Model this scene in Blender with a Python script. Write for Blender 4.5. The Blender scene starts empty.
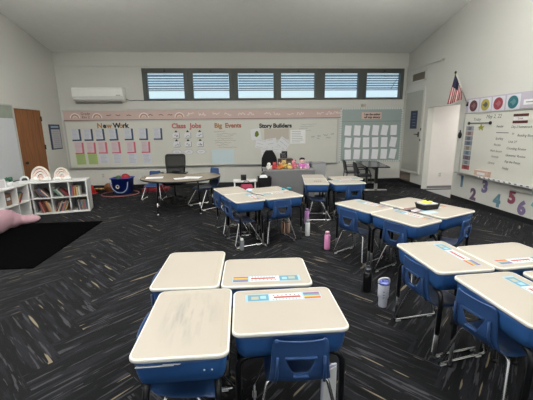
import bpy, bmesh, math, random
from mathutils import Vector, Matrix
random.seed(7)
C = bpy.context.scene.collection
PI = math.pi
R = math.radians
XR, XL, YB, YF = 5.0, -5.0, 9.85, -3.0

# ---------------------------------------------------------------- materials
def lin(c):
    c /= 255.0
    return c / 12.92 if c <= 0.04045 else ((c + 0.055) / 1.055) ** 2.4
MATS = {}
def mat(name, rgb, rough=0.6, metal=0.0, noise=0.0, scale=20.0, bump=0.0, bscale=200.0, spec=0.5, coat=0.0):
    if name in MATS: return MATS[name]
    m = bpy.data.materials.new(name); m.use_nodes = True
    nt = m.node_tree; b = nt.nodes['Principled BSDF']
    col = (lin(rgb[0]), lin(rgb[1]), lin(rgb[2]), 1)
    b.inputs['Base Color'].default_value = col
    b.inputs['Roughness'].default_value = rough
    b.inputs['Metallic'].default_value = metal
    b.inputs['Specular IOR Level'].default_value = spec
    if coat: b.inputs['Coat Weight'].default_value = coat
    tc = nt.nodes.new('ShaderNodeTexCoord')
    n = nt.nodes.new('ShaderNodeTexNoise'); n.inputs['Scale'].default_value = scale; n.inputs['Detail'].default_value = 4
    nt.links.new(tc.outputs['Object'], n.inputs['Vector'])
    k = noise if noise else 0.03
    mix = nt.nodes.new('ShaderNodeMix'); mix.data_type = 'RGBA'
    mix.inputs[6].default_value = tuple(max(0, c * (1 - k)) for c in col[:3]) + (1,)
    mix.inputs[7].default_value = tuple(min(1, c * (1 + k)) for c in col[:3]) + (1,)
    nt.links.new(n.outputs['Fac'], mix.inputs[0]); nt.links.new(mix.outputs[2], b.inputs['Base Color'])
    if bump:
        n2 = nt.nodes.new('ShaderNodeTexNoise'); n2.inputs['Scale'].default_value = bscale
        nt.links.new(tc.outputs['Object'], n2.inputs['Vector'])
        bp = nt.nodes.new('ShaderNodeBump'); bp.inputs['Strength'].default_value = bump; bp.inputs['Distance'].default_value = 0.01
        nt.links.new(n2.outputs['Fac'], bp.inputs['Height']); nt.links.new(bp.outputs['Normal'], b.inputs['Normal'])
    MATS[name] = m
    return m

M_wall = mat('painted_wall', (207, 206, 200), 0.85, noise=0.03, scale=1.5, bump=0.25, bscale=60)
M_wall_low = mat('lower_wall_panel', (218, 217, 210), 0.6, noise=0.03, scale=2)
M_ceil = mat('ceiling_paint', (246, 246, 242), 0.95, noise=0.04, scale=6, bump=0.3, bscale=90)
M_trim = mat('white_trim', (205, 204, 196), 0.5)
M_black_base = mat('black_rubber_base', (24, 24, 27), 0.6)
M_frame_dark = mat('dark_window_frame', (74, 78, 74), 0.55)
M_wb = mat('whiteboard_enamel', (214, 213, 204), 0.28, noise=0.04, scale=1.2)
M_alu = mat('aluminium', (190, 190, 186), 0.4, 0.6)
M_chrome = mat('chrome', (225, 225, 228), 0.16, 1.0)
M_blackmetal = mat('black_leg_enamel', (26, 27, 30), 0.35, 0.3)
M_greymetal = mat('grey_leg_insert', (120, 120, 122), 0.4, 0.8)
M_blue = mat('blue_shell_plastic', (46, 76, 124), 0.36, noise=0.06, scale=8, bump=0.06, bscale=250)
M_boxblue = mat('blue_box_plastic', (42, 86, 144), 0.4, noise=0.06, scale=6)
M_top = mat('cream_laminate', (176, 168, 156), 0.42, noise=0.035, scale=160, bump=0.02, bscale=400)
M_edge = mat('white_edge_band', (232, 229, 222), 0.4)
M_white = mat('white_laminate', (226, 226, 224), 0.4)
M_paper = mat('white_paper', (228, 228, 230), 0.7)
M_paper2 = mat('pale_page', (214, 216, 224), 0.7)
M_ink = mat('grey_writing', (150, 150, 158), 0.7)
M_navy = mat('navy_card', (60, 78, 104), 0.7)
M_pinkcard = mat('rose_card', (206, 104, 122), 0.7)
M_greencard = mat('lime_card', (166, 190, 112), 0.7)
M_pinkband = mat('pink_border_paper', (205, 180, 173), 0.7, noise=0.04, scale=9)
M_brown = mat('brown_print', (120, 72, 62), 0.7)
M_teal = mat('sage_backing_paper', (156, 169, 167), 0.75)
M_blk = mat('black_plastic', (18, 18, 20), 0.45)
M_blkfab = mat('black_fabric', (14, 14, 17), 0.9, noise=0.15, scale=60)
M_marker = mat('dark_marker_ink', (78, 78, 82), 0.6)
M_lav = mat('lavender_border', (186, 178, 192), 0.7)
M_red = mat('red_plastic', (190, 40, 44), 0.45)
M_wood = mat('wood_tone', (134, 84, 44), 0.5)

def wood_door_mat():
    m = bpy.data.materials.new('door_veneer'); m.use_nodes = True
    nt = m.node_tree; b = nt.nodes['Principled BSDF']; b.inputs['Roughness'].default_value = 0.5
    tc = nt.nodes.new('ShaderNodeTexCoord'); mp = nt.nodes.new('ShaderNodeMapping'); mp.inputs['Scale'].default_value = (9, 9, 0.8)
    n = nt.nodes.new('ShaderNodeTexNoise'); n.inputs['Scale'].default_value = 2.5; n.inputs['Detail'].default_value = 6
    cr = nt.nodes.new('ShaderNodeValToRGB')
    cr.color_ramp.elements[0].position = .3; cr.color_ramp.elements[0].color = (lin(118), lin(72), lin(36), 1)
    cr.color_ramp.elements[1].position = .7; cr.color_ramp.elements[1].color = (lin(152), lin(98), lin(54), 1)
    nt.links.new(tc.outputs['Object'], mp.inputs[0]); nt.links.new(mp.outputs[0], n.inputs['Vector'])
    nt.links.new(n.outputs['Fac'], cr.inputs[0]); nt.links.new(cr.outputs[0], b.inputs['Base Color'])
    return m
M_door = wood_door_mat()

def carpet_mat():
    m = bpy.data.materials.new('carpet_plank'); m.use_nodes = True
    nt = m.node_tree; b = nt.nodes['Principled BSDF']; b.inputs['Roughness'].default_value = 0.85
    b.inputs['Specular IOR Level'].default_value = 0.25
    uv = nt.nodes.new('ShaderNodeUVMap'); uv.uv_map = 'UVMap'
    def noise(sx, sy, detail=3, off=0):
        mp = nt.nodes.new('ShaderNodeMapping'); mp.inputs['Scale'].default_value = (sx, sy, 1); mp.inputs['Location'].default_value = (off, off * 1.7, off)
        n = nt.nodes.new('ShaderNodeTexNoise'); n.inputs['Scale'].default_value = 1; n.inputs['Detail'].default_value = detail; n.inputs['Roughness'].default_value = .6
        nt.links.new(uv.outputs[0], mp.inputs[0]); nt.links.new(mp.outputs[0], n.inputs['Vector']); return n
    def ramp(src, p0, p1):
        r = nt.nodes.new('ShaderNodeMapRange'); r.inputs[1].default_value = p0; r.inputs[2].default_value = p1
        nt.links.new(src, r.inputs[0]); return r.outputs[0]
    def mixc(f, a, c):
        mx = nt.nodes.new('ShaderNodeMix'); mx.data_type = 'RGBA'
        nt.links.new(f, mx.inputs[0])
        if isinstance(a, tuple): mx.inputs[6].default_value = a
        else: nt.links.new(a, mx.inputs[6])
        mx.inputs[7].default_value = c
        return mx.outputs[2]
    L = lambda r, g, bl: (lin(r), lin(g), lin(bl), 1)
    base = mixc(ramp(noise(1.8, 16, 5).outputs['Fac'], .48, .54), L(8, 9, 12), L(26, 27, 33))
    dk = mixc(ramp(noise(1.2, 9, 3, 9).outputs['Fac'], .53, .58), base, L(8, 9, 13))
    c2 = mixc(ramp(noise(2.0, 30, 3, 5).outputs['Fac'], .59, .605), dk, L(62, 62, 67))
    tan = mixc(ramp(noise(1.35, 19, 2, 21).outputs['Fac'], .66, .672), c2, L(128, 118, 98))
    nt.links.new(tan, b.inputs['Base Color'])
    tc = nt.nodes.new('ShaderNodeTexCoord'); n2 = nt.nodes.new('ShaderNodeTexNoise'); n2.inputs['Scale'].default_value = 350
    nt.links.new(tc.outputs['Object'], n2.inputs['Vector'])
    bp = nt.nodes.new('ShaderNodeBump'); bp.inputs['Strength'].default_value = .4; bp.inputs['Distance'].default_value = .01
    nt.links.new(n2.outputs['Fac'], bp.inputs['Height']); nt.links.new(bp.outputs['Normal'], b.inputs['Normal'])
    return m
M_carpet = carpet_mat()

def smudge_top_mat():
    m = M_top.copy(); m.name = 'cream_laminate_smudged'
    nt = m.node_tree; b = nt.nodes['Principled BSDF']
    src = b.inputs['Base Color'].links[0].from_socket
    tc = nt.nodes.new('ShaderNodeTexCoord'); mp = nt.nodes.new('ShaderNodeMapping')
    mp.inputs['Rotation'].default_value = (0, 0, R(60)); mp.inputs['Scale'].default_value = (5, 26, 1)
    n = nt.nodes.new('ShaderNodeTexNoise'); n.inputs['Scale'].default_value = 1; n.inputs['Detail'].default_value = 5
    g = nt.nodes.new('ShaderNodeTexGradient'); g.gradient_type = 'SPHERICAL'
    mg = nt.nodes.new('ShaderNodeMapping'); mg.inputs['Location'].default_value = (0.1, 0.0, -2.8); mg.inputs['Scale'].default_value = (3.6, 5, 4)
    nt.links.new(tc.outputs['Object'], mp.inputs[0]); nt.links.new(mp.outputs[0], n.inputs['Vector'])
    nt.links.new(tc.outputs['Object'], mg.inputs[0]); nt.links.new(mg.outputs[0], g.inputs[0])
    mr = nt.nodes.new('ShaderNodeMapRange'); mr.inputs[1].default_value = .45; mr.inputs[2].default_value = .64
    nt.links.new(n.outputs['Fac'], mr.inputs[0])
    mu = nt.nodes.new('ShaderNodeMath'); mu.operation = 'MULTIPLY'
    nt.links.new(mr.outputs[0], mu.inputs[0]); nt.links.new(g.outputs['Fac'], mu.inputs[1])
    mu2 = nt.nodes.new('ShaderNodeMath'); mu2.operation = 'MULTIPLY'; mu2.inputs[1].default_value = .55; nt.links.new(mu.outputs[0], mu2.inputs[0]); mu = mu2
    mx = nt.nodes.new('ShaderNodeMix'); mx.data_type = 'RGBA'; mx.inputs[7].default_value = (.16, .16, .17, 1)
    nt.links.new(mu.outputs[0], mx.inputs[0]); nt.links.new(src, mx.inputs[6]); nt.links.new(mx.outputs[2], b.inputs['Base Color'])
    return m
M_top_smudge = smudge_top_mat()

def glass_mat(name, tint, transp):
    m = bpy.data.materials.new(name); m.use_nodes = True
    nt = m.node_tree; nt.nodes.clear()
    o = nt.nodes.new('ShaderNodeOutputMaterial'); t = nt.nodes.new('ShaderNodeBsdfTransparent'); t.inputs[0].default_value = tint
    g = nt.nodes.new('ShaderNodeBsdfGlossy'); g.inputs['Roughness'].default_value = .1
    mx = nt.nodes.new('ShaderNodeMixShader'); mx.inputs[0].default_value = transp
    nt.links.new(t.outputs[0], mx.inputs[1]); nt.links.new(g.outputs[0], mx.inputs[2]); nt.links.new(mx.outputs[0], o.inputs[0])
    return m
M_glass = glass_mat('window_glass', (.80, .95, 1, 1), .05)
M_louvre = glass_mat('tinted_louvre_glass', (.55, .60, .65, 1), .10)

# ---------------------------------------------------------------- mesh helpers
def bm_new(): return bmesh.new()
def box(bm, c, s, bevel=0.0, mi=0, rot=None, seg=2):
    """box centred at c of size s"""
    r = bmesh.ops.create_cube(bm, size=1.0)
    vs = r['verts']
    bmesh.ops.scale(bm, vec=s, verts=vs)
    fs = set(f for v in vs for f in v.link_faces)
    if bevel:
        es = list(set(e for v in vs for e in v.link_edges))
        rb = bmesh.ops.bevel(bm, geom=es, offset=bevel, segments=seg, affect='EDGES', profile=.5)
        vs = list(set(v for f in rb['faces'] for v in f.verts) | set(v for v in vs if v.is_valid))
        fs = set(f for v in vs for f in v.link_faces)
    if rot is not None: bmesh.ops.rotate(bm, cent=(0, 0, 0), matrix=rot, verts=vs)
    bmesh.ops.translate(bm, vec=c, verts=vs)
    for f in fs: f.material_index = mi
    return vs
def quad(bm, pts, mi=0):
    f = bm.faces.new([bm.verts.new(p) for p in pts]); f.material_index = mi; return f
def loft(bm, rings, mi=0, cap0=True, cap1=True, smooth=True, closed=True):
    vr = [[bm.verts.new(p) for p in r] for r in rings]
    for a, b in zip(vr, vr[1:]):
        n = len(a)
        for i in range(n if closed else n - 1):
            f = bm.faces.new((a[i], a[(i + 1) % n], b[(i + 1) % n], b[i])); f.material_index = mi; f.smooth = smooth
    if cap0: f = bm.faces.new(list(reversed(vr[0]))); f.material_index = mi
    if cap1: f = bm.faces.new(vr[-1]); f.material_index = mi
    return vr
def rrect(w, d, r, n=5, z=0.0, cx=0, cy=0):
    out = []
    for (sx, sy, a0) in ((1, 1, 0), (-1, 1, 90), (-1, -1, 180), (1, -1, 270)):
        for k in range(n + 1):
            a = R(a0 + 90 * k / n)
            out.append((cx + sx * (w / 2 - r) + r * math.cos(a), cy + sy * (d / 2 - r) + r * math.sin(a), z))
    return out
def lathe(bm, prof, seg=20, c=(0, 0, 0), mi=0):
    rings = [[(c[0] + r * math.cos(2 * PI * k / seg), c[1] + r * math.sin(2 * PI * k / seg), c[2] + z) for k in range(seg)] for r, z in prof]
    loft(bm, rings, mi)
def fillet(pts, rad, n=5):
    pts = [Vector(p) for p in pts]
    out = [pts[0]]
    for i in range(1, len(pts) - 1):
        a, b, c = pts[i - 1], pts[i], pts[i + 1]
        u, v = (a - b), (c - b); d = min(rad, u.length * .48, v.length * .48)
        p0, p1 = b + u.normalized() * d, b + v.normalized() * d
        for k in range(n + 1):
            t = k / n
            out.append(p0 * (1 - t) ** 2 + b * 2 * t * (1 - t) + p1 * t * t)
    out.append(pts[-1]); return out
def tube(bm, pts, r, seg=8, rad=0.0, mi=0):
    pts = fillet(pts, rad) if rad else [Vector(p) for p in pts]
    rings = []; nrm = None
    for i, p in enumerate(pts):
        t = ((pts[min(i + 1, len(pts) - 1)] - pts[max(i - 1, 0)])).normalized()
        if nrm is None:
            nrm = t.orthogonal().normalized()
        nrm = (nrm - t * nrm.dot(t)).normalized()
        bn = t.cross(nrm)
        rr = r[i] if isinstance(r, (list, tuple)) else r
        rings.append([p + (nrm * math.cos(2 * PI * k / seg) + bn * math.sin(2 * PI * k / seg)) * rr for k in range(seg)])
    loft(bm, rings, mi)
def ellipsoid(bm, c, s, seg=14, rings=9, mi=0, rot=None):
    r = bmesh.ops.create_uvsphere(bm, u_segments=seg, v_segments=rings, radius=1.0)
    vs = r['verts']; bmesh.ops.scale(bm, vec=s, verts=vs)
    if rot is not None: bmesh.ops.rotate(bm, cent=(0, 0, 0), matrix=rot, verts=vs)
    bmesh.ops.translate(bm, vec=c, verts=vs)
    for f in set(f for v in vs for f in v.link_faces): f.smooth = True; f.material_index = mi
def prism(bm, outline, d, axis='y', at=(0, 0, 0), mi=0):
    """extrude a 2-D outline; axis y: outline is (x,z), from y=at.y to at.y-d"""
    rings = []
    for t in (0, d):
        if axis == 'y': rings.append([(at[0] + p[0], at[1] - t, at[2] + p[1]) for p in outline])
        else: rings.append([(at[0] + p[0], at[1] + p[1], at[2] + t) for p in outline])
    loft(bm, rings, mi, smooth=False)
def obj(name, bm, mats, parent=None, label=None, loc=None, rot=None, smooth=False):
    bmesh.ops.recalc_face_normals(bm, faces=bm.faces[:])
    if smooth:
        for f in bm.faces: f.smooth = True
    me = bpy.data.meshes.new(name); bm.to_mesh(me); bm.free()
    for m in (mats if isinstance(mats, (list, tuple)) else [mats]): me.materials.append(m)
    o = bpy.data.objects.new(name, me); C.objects.link(o)
    if parent: o.parent = parent
    if label: o['label'] = label
    if loc: o.location = loc
    if rot: o.rotation_euler = rot
    return o
def thing(name, label, cat, loc=(0, 0, 0), rz=0.0, group=None, rot=None):
    o = bpy.data.objects.new(name, None); C.objects.link(o); o.empty_display_size = .1
    o.location = loc; o.rotation_euler = rot if rot else (0, 0, rz)
    return tag(o, label, cat, group)
def tag(o, label, cat, group=None):
    o['label'] = label; o['category'] = cat
    if group: o['group'] = group
    return o
def struct(name, bm, mats, label=None, cat=None, parent=None, **k):
    o = obj(name, bm, mats, parent, **k)
    if not parent:
        o['kind'] = 'structure'
        if label: o['label'] = label; o['category'] = cat
    return o
def dup(root, loc, rz, label=None, group=None, scale=None):
    r = root.copy(); C.objects.link(r); r.location = loc; r.rotation_euler = (0, 0, rz)
    if scale: r.scale = (scale,) * 3
    if label: r['label'] = label
    if group: r['group'] = group
    for ch in list(root.children):
        c = ch.copy(); C.objects.link(c); c.parent = r
        for g in list(ch.children):
            d = g.copy(); C.objects.link(d); d.parent = c
    return r
def text(name, body, size, m, loc, rot, parent=None, label=None, ext=.001, width=None, align='CENTER', shear=0, bold=0):
    cu = bpy.data.curves.new(name, 'FONT'); cu.body = body; cu.size = size; cu.extrude = ext; cu.align_x = align; cu.shear = shear; cu.offset = bold
    cu.resolution_u = 3
    t = bpy.data.objects.new('tmp', cu); C.objects.link(t); bpy.context.view_layer.update()
    me = bpy.data.meshes.new_from_object(t.evaluated_get(bpy.context.evaluated_depsgraph_get()))
    bpy.data.objects.remove(t); bpy.data.curves.remove(cu)
    me.name = name
    if width:
        xs = [v.co.x for v in me.vertices]; s = width / (max(xs) - min(xs))
        for v in me.vertices: v.co.x *= s
    me.materials.clear(); me.materials.append(m)
    o = bpy.data.objects.new(name, me); C.objects.link(o); o.location = loc; o.rotation_euler = rot
    if parent: o.parent = parent
    if label: o['label'] = label
    return o
RB = (PI / 2, 0, 0)            # reads on the back wall
RR = (PI / 2, 0, -PI / 2)      # reads on the right wall
RL = (PI / 2, 0, PI / 2)       # reads on the left wall

# ---------------------------------------------------------------- room shell
def ceil_z(y):
    return 3.78 + .213 * (YB - y) if y > 2 else 3.78 + .213 * (YB - 2) - .213 * (2 - y)
# floor: herringbone carpet planks
bm = bm_new(); uvl = bm.loops.layers.uv.new('UVMap')
W_, n_ = .25, 4
def plank(x0, y0, w, h, horiz):
    c, s = math.cos(R(45)), math.sin(R(45)); rx, ry = random.uniform(0, 60), random.uniform(0, 60)
    P = [(x0, y0), (x0 + w, y0), (x0 + w, y0 + h), (x0, y0 + h)]
    wx = [(c * p[0] - s * p[1], s * p[0] + c * p[1] + 3.0) for p in P]
    if max(p[0] for p in wx) < XL or min(p[0] for p in wx) > XR or max(p[1] for p in wx) < YF or min(p[1] for p in wx) > YB: return
    f = bm.faces.new([bm.verts.new((p[0], p[1], 0)) for p in wx])
    for l, p in zip(f.loops, P):
        u, v = (p[0] - x0, p[1] - y0) if horiz else (p[1] - y0, p[0] - x0)
        l[uvl].uv = (u + rx, v + ry)
for j in range(-50, 51):
    for t in range(-8, 9):
        i0 = j + 2 * n_ * t
        plank(i0 * W_, j * W_, n_ * W_, W_, True)
for i in range(-50, 51):
    for t in range(-8, 9):
        j0 = i - 2 * n_ + 1 + 2 * n_ * t
        plank(i * W_, j0 * W_, W_, n_ * W_, False)
for co, no in (((XR, 0, 0), (1, 0, 0)), ((XL, 0, 0), (-1, 0, 0)), ((0, YB, 0), (0, 1, 0)), ((0, YF, 0), (0, -1, 0))):
    bmesh.ops.bisect_plane(bm, geom=bm.verts[:] + bm.edges[:] + bm.faces[:], plane_co=co, plane_no=no, clear_outer=True)
for f in bm.faces:
    if f.normal.z < 0: f.normal_flip()
me = bpy.data.meshes.new('floor'); bm.to_mesh(me); bm.free(); me.materials.append(M_carpet)
fl = bpy.data.objects.new('floor', me); C.objects.link(fl); fl['kind'] = 'structure'

bm = bm_new()
ys = [YF, 2, YB]
lo = [[(XL, y, ceil_z(y)), (XR, y, ceil_z(y)), (XR, y, ceil_z(y) + .1), (XL, y, ceil_z(y) + .1)] for y in ys]
loft(bm, lo, smooth=False); struct('ceiling', bm, M_ceil)

WX0, WX1, WZ0, WZ1 = -2.69, 4.89, 2.50, 3.37
def ybox(bm, x0, x1, y0, y1, z0, z1, bevel=0, mi=0): box(bm, ((x0 + x1) / 2, (y0 + y1) / 2, (z0 + z1) / 2), (x1 - x0, y1 - y0, z1 - z0), bevel, mi)
bm = bm_new()
ybox(bm, XL - .15, WX0, YB, YB + .18, 0, 3.85); ybox(bm, WX1, XR + .15, YB, YB + .18, 0, 3.85)
ybox(bm, WX0, WX1, YB, YB + .18, 0, WZ0); ybox(bm, WX0, WX1, YB, YB + .18, WZ1, 3.85)
struct('wall_back', bm, M_wall)
bm = bm_new(); ybox(bm, XL, XR, YB - .012, YB, .12, .62); struct('trim_1', bm, M_wall_low)
bm = bm_new(); ybox(bm, XL, XR, YB - .03, YB, 3.42, 3.79, .004); struct('trim_2', bm, M_wall)
bm = bm_new(); ybox(bm, XL, -4.93, YB - .03, YB, 2.235, 2.27); ybox(bm, -4.93, XR, YB - .025, YB, 2.262, 2.285); struct('trim_3', bm, M_trim)
bm = bm_new(); ybox(bm, XL, XR, YB - .02, YB, 0, .11, .003); struct('baseboard_back', bm, M_black_base)

def side_wall(bm, x0, x1, y0, y1, zb=0.0, zt=None):
    yy = [y0] + ([2] if y0 < 2 < y1 else []) + [y1]
    lo = []
    for y in yy:
        top = zt if zt is not None else ceil_z(y) + .05
        lo.append([(x0, y, zb), (x1, y, zb), (x1, y, top), (x0, y, top)])
    loft(bm, lo, smooth=False)
bm = bm_new(); side_wall(bm, XL - .15, XL, YF, 7.87); side_wall(bm, XL - .15, XL, 8.90, YB + .15); side_wall(bm, XL - .15, XL, 7.87, 8.90, 2.22)
side_wall(bm, XL - .16, XL - .10, 7.87, 8.90, 0, 2.22)
struct('wall_left', bm, M_wall)
OY0, OY1, OZ = 7.27, 8.58, 2.20
bm = bm_new(); side_wall(bm, XR, XR + .15, YF, OY0); side_wall(bm, XR, XR + .15, OY1, YB + .15); side_wall(bm, XR, XR + .15, OY0, OY1, OZ)
struct('wall_right', bm, M_wall)
bm = bm_new(); ybox(bm, XR - .015, XR, YF, OY0, 0, .10, .003); ybox(bm, XR - .015, XR, OY1, 9.83, 0, .09, .003); struct('baseboard_right', bm, M_black_base)
bm = bm_new(); ybox(bm, XL, XL + .015, YF, 7.83, 0, .10, .003); ybox(bm, XL, XL + .015, 8.96, 9.83, 0, .10, .003); struct('baseboard_left', bm, M_black_base)
# wall behind the viewer with a long bank of windows
bm = bm_new()
ft = ceil_z(YF) + .05
ybox(bm, XL - .15, XR + .15, YF - .15, YF, 0, .8); ybox(bm, XL - .15, XR + .15, YF - .15, YF, 3.3, ft)
for x0, x1 in ((XL - .15, -4.6), (-1.7, -1.4), (1.4, 1.7), (4.6, XR + .15)): ybox(bm, x0, x1, YF - .15, YF, .8, 3.3)
struct('wall_front', bm, M_wall)

# recess (doorway) in the right wall: far wall, floor, ceiling
bm = bm_new(); ybox(bm, XR + .15, 7.2, OY1, OY1 + .12, 0, 2.6); struct('wall_recess', bm, mat('recess_paint', (228, 222, 216), .7))
bm = bm_new(); ybox(bm, XR + .15, 7.2, OY0 - .12, OY0, 0, 2.6); struct('wall_recess_near', bm, MATS['recess_paint'])
bm = bm_new(); ybox(bm, XR + .15, 7.2, OY0 - .1, OY1 + .1, 2.45, 2.6); struct('ceiling_recess', bm, M_ceil)
bm = bm_new(); ybox(bm, XR, 7.2, OY0, OY1, -.05, .004); struct('floor_recess', bm, mat('grey_vinyl', (150, 149, 147), .5, noise=.05, scale=12))
bm = bm_new(); ybox(bm, XR - .02, 7.0, OY1 - .24, OY1 - .17, .004, .016, .004); struct('trim_4', bm, M_black_base)
bm = bm_new(); ybox(bm, XR + .15, 7.2, OY1 - .012, OY1, 0, .07); struct('baseboard_recess', bm, mat('grey_base', (120, 120, 118), .6))
bm = bm_new(); ybox(bm, XR - .012, XR + .15, OY1 - .012, OY1, 0, OZ + .012, .002); ybox(bm, XR - .012, XR + .15, OY0, OY0 + .012, 0, OZ + .012, .002)
ybox(bm, XR - .012, XR + .15, OY0, OY1, OZ - .012, OZ + .0, .002); struct('trim_5', bm, M_trim)

# clerestory windows
panes = [(-2.57, -1.55), (-1.30, -.28), (-.02, 1.01), (1.22, 2.22), (2.51, 3.52), (3.76, 4.79)]
edges = [WX0] + [(panes[i][1] + panes[i + 1][0]) / 2 for i in range(5)] + [WX1]
for i, (a, b) in enumerate(panes):
    bm = bm_new(); x0, x1 = edges[i], edges[i + 1]; y0, y1 = YB - .02, YB + .14
    ybox(bm, x0, a, y0, y1, WZ0, WZ1, .006); ybox(bm, b, x1, y0, y1, WZ0, WZ1, .006)
    ybox(bm, a, b, y0, y1, 3.25, WZ1, .006); ybox(bm, a, b, y0, y1, WZ0, 2.56, .006)
    w = struct('window_%d' % (i + 1), bm, M_frame_dark)
    bm = bm_new(); quad(bm, [(a, YB + .10, 2.56), (b, YB + .10, 2.56), (b, YB + .10, 3.25), (a, YB + .10, 3.25)]); obj('pane', bm, M_glass, w)
    for k in range(6):
        bm = bm_new(); z = 2.80 + k * .068
        box(bm, ((a + b) / 2, YB + .07, z + .034), (b - a - .02, .006, .058), rot=None)
        bmesh.ops.rotate(bm, cent=((a + b) / 2, YB + .07, z + .034), matrix=Matrix.Rotation(R(-28), 3, 'X'), verts=bm.verts[:])
        obj('louvre', bm, M_louvre, w)
    bm = bm_new(); ybox(bm, a, b, YB + .04, YB + .075, 2.77, 2.79); ybox(bm, a, b, YB + .04, YB + .075, 3.195, 3.21); obj('bar', bm, M_frame_dark, w)
    bm = bm_new(); ybox(bm, (a + b) / 2 - .03, (a + b) / 2 + .03, YB - .04, YB - .015, 3.27, 3.32, .008); obj('latch', bm, M_blk, w)
bm = bm_new(); tube(bm, [(4.28, YB + .0, 3.15), (4.72, YB + .0, 3.15), (4.52, YB + .01, 2.80)], .008, 6); obj('crank_arm', bm, M_blk, w)

# doors
bm = bm_new(); ybox(bm, XL - .05, XL - .004, 7.885, 8.88, .01, 2.205, .003)
d1 = struct('door_1', bm, M_door, 'brown wood veneer door in left wall', 'door')
bm = bm_new()
for y0, y1, z0, z1 in ((7.84, 7.884, 0, 2.25), (8.881, 8.94, 0, 2.25), (7.884, 8.881, 2.206, 2.25)): ybox(bm, XL - .07, XL + .012, y0, y1, z0, z1, .004)
obj('door_frame', bm, M_trim, d1)
for z in (2.0, 1.3, .3):
    bm = bm_new(); tube(bm, [(XL + .004, 8.87, z - .06), (XL + .004, 8.87, z + .06)], .018, 8); obj('hinge', bm, M_blk, d1)
bm = bm_new(); ellipsoid(bm, (XL + .04, 8.0, .98), (.035, .035, .035)); tube(bm, [(XL - .03, 8.0, .98), (XL + .03, 8.0, .98)], .014, 8); obj('door_handle', bm, mat('dark_bronze', (60, 40, 26), .4, .6), d1)

bm = bm_new(); ybox(bm, XR - .03, XR, 8.82, 9.75, .42, 2.66, .004)
d2 = struct('door_2', bm, mat('closet_door_paint', (172, 172, 164), .45), 'grey white closet door in right back corner', 'door')
bm = bm_new()
for y0, y1, z0, z1 in ((8.74, 8.82, .36, 2.74), (9.75, 9.84, .36, 2.74), (8.82, 9.75, 2.66, 2.74), (8.82, 9.75, .36, .42)): ybox(bm, XR - .045, XR, y0, y1, z0, z1, .004)
obj('door_frame', bm, M_trim, d2)
bm = bm_new(); tube(bm, [(XR - .03, 8.92, 1.48), (XR - .09, 8.92, 1.48), (XR - .09, 9.04, 1.48)], .013, 8, .02); box(bm, (XR - .035, 8.92, 1.48), (.01, .06, .14), .003); obj('door_handle', bm, M_blk, d2)
for z in (1.33, 1.62):
    bm = bm_new(); box(bm, (XR - .05, 8.78, z), (.014, .03, .07), .003); obj('strike_plate', bm, M_blk, d2)

# door notice
def sheet(name, label, cat, wall, u, z, w, h, backing, page, group=None, off=.0, lines=6, dx=0, dz=0, tilt=0, thick=.004, pw=.84, ph=.84):
    """paper on a wall; wall b / r / l, u along the wall, centre z"""
    loc = {'b': (u, YB - off, z), 'r': (XR - off, u, z), 'l': (XL + off, u, z)}[wall]
    rz = {'b': 0, 'r': -PI / 2, 'l': PI / 2}[wall]
    t = thing(name, label, cat, loc, group=group, rot=(0, tilt, rz))
    if backing:
        bm = bm_new(); box(bm, (0, -thick / 2, 0), (w, thick, h)); obj('backing', bm, backing, t)
    if page:
        bm = bm_new(); pw_, ph_ = (w * pw, h * ph) if backing else (w, h)
        box(bm, (dx, -thick - .002, dz), (pw_, .004, ph_))
        obj('page', bm, page, t)
        if lines:
            bm = bm_new()
            for k in range(lines):
                zz = dz + ph_ * (.38 - .76 * k / max(1, lines - 1)); ww = pw_ * random.uniform(.55, .8)
                box(bm, (dx - (pw_ * .8 - ww) / 2, -thick - .0046, zz), (ww, .001, ph_ * .025))
            obj('writing', bm, M_ink, t)
    return t
t = sheet('door_notice', 'narrow navy notice on grey closet door', 'notice', 'r', 9.23, 1.885, .37, .5, mat('deep_navy_paper', (40, 54, 82), .6), None, off=.03)
bm = bm_new()
for k in range(5): box(bm, (random.uniform(-.03, .03), -.0045, .16 - .08 * k), (random.uniform(.12, .24), .001, .018))
obj('writing', bm, mat('slate_print', (100, 116, 140), .6), t)

# vents by the closet door
def vent(y0, y1, z0, z1, label, colr):
    t = thing('vent', label, 'vent', (XR, (y0 + y1) / 2, (z0 + z1) / 2), rot=(0, 0, -PI / 2)); w, h = y1 - y0, z1 - z0
    bm = bm_new()
    for c, s in (((-w / 2 + .03, 0), (.06, h)), ((w / 2 - .03, 0), (.06, h)), ((0, h / 2 - .03), (w, .06)), ((0, -h / 2 + .03), (w, .06))): box(bm, (c[0], -.012, c[1]), (s[0], .024, s[1]), .003)
    obj('frame', bm, M_trim if z0 > 1 else colr, t)
    bm = bm_new(); box(bm, (0, -.003, 0), (w - .1, .006, h - .1))
    k = 0; z = -h / 2 + .07
    while z < h / 2 - .06:
        box(bm, (0, -.011, z), (w - .12, .012, .008)); z += .026
    x = -w / 2 + .1
    while x < w / 2 - .08:
        box(bm, (x, -.013, 0), (.006, .008, h - .12)); x += .05
    obj('grille', bm, colr, t)
vent(8.80, 9.56, 2.89, 3.20, 'tan grille vent above grey closet door', mat('tan_grille', (128, 120, 106), .6))
vent(9.22, 9.82, .09, .36, 'small brown grille vent below closet door', mat('brown_grille', (128, 116, 104), .6))

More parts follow.
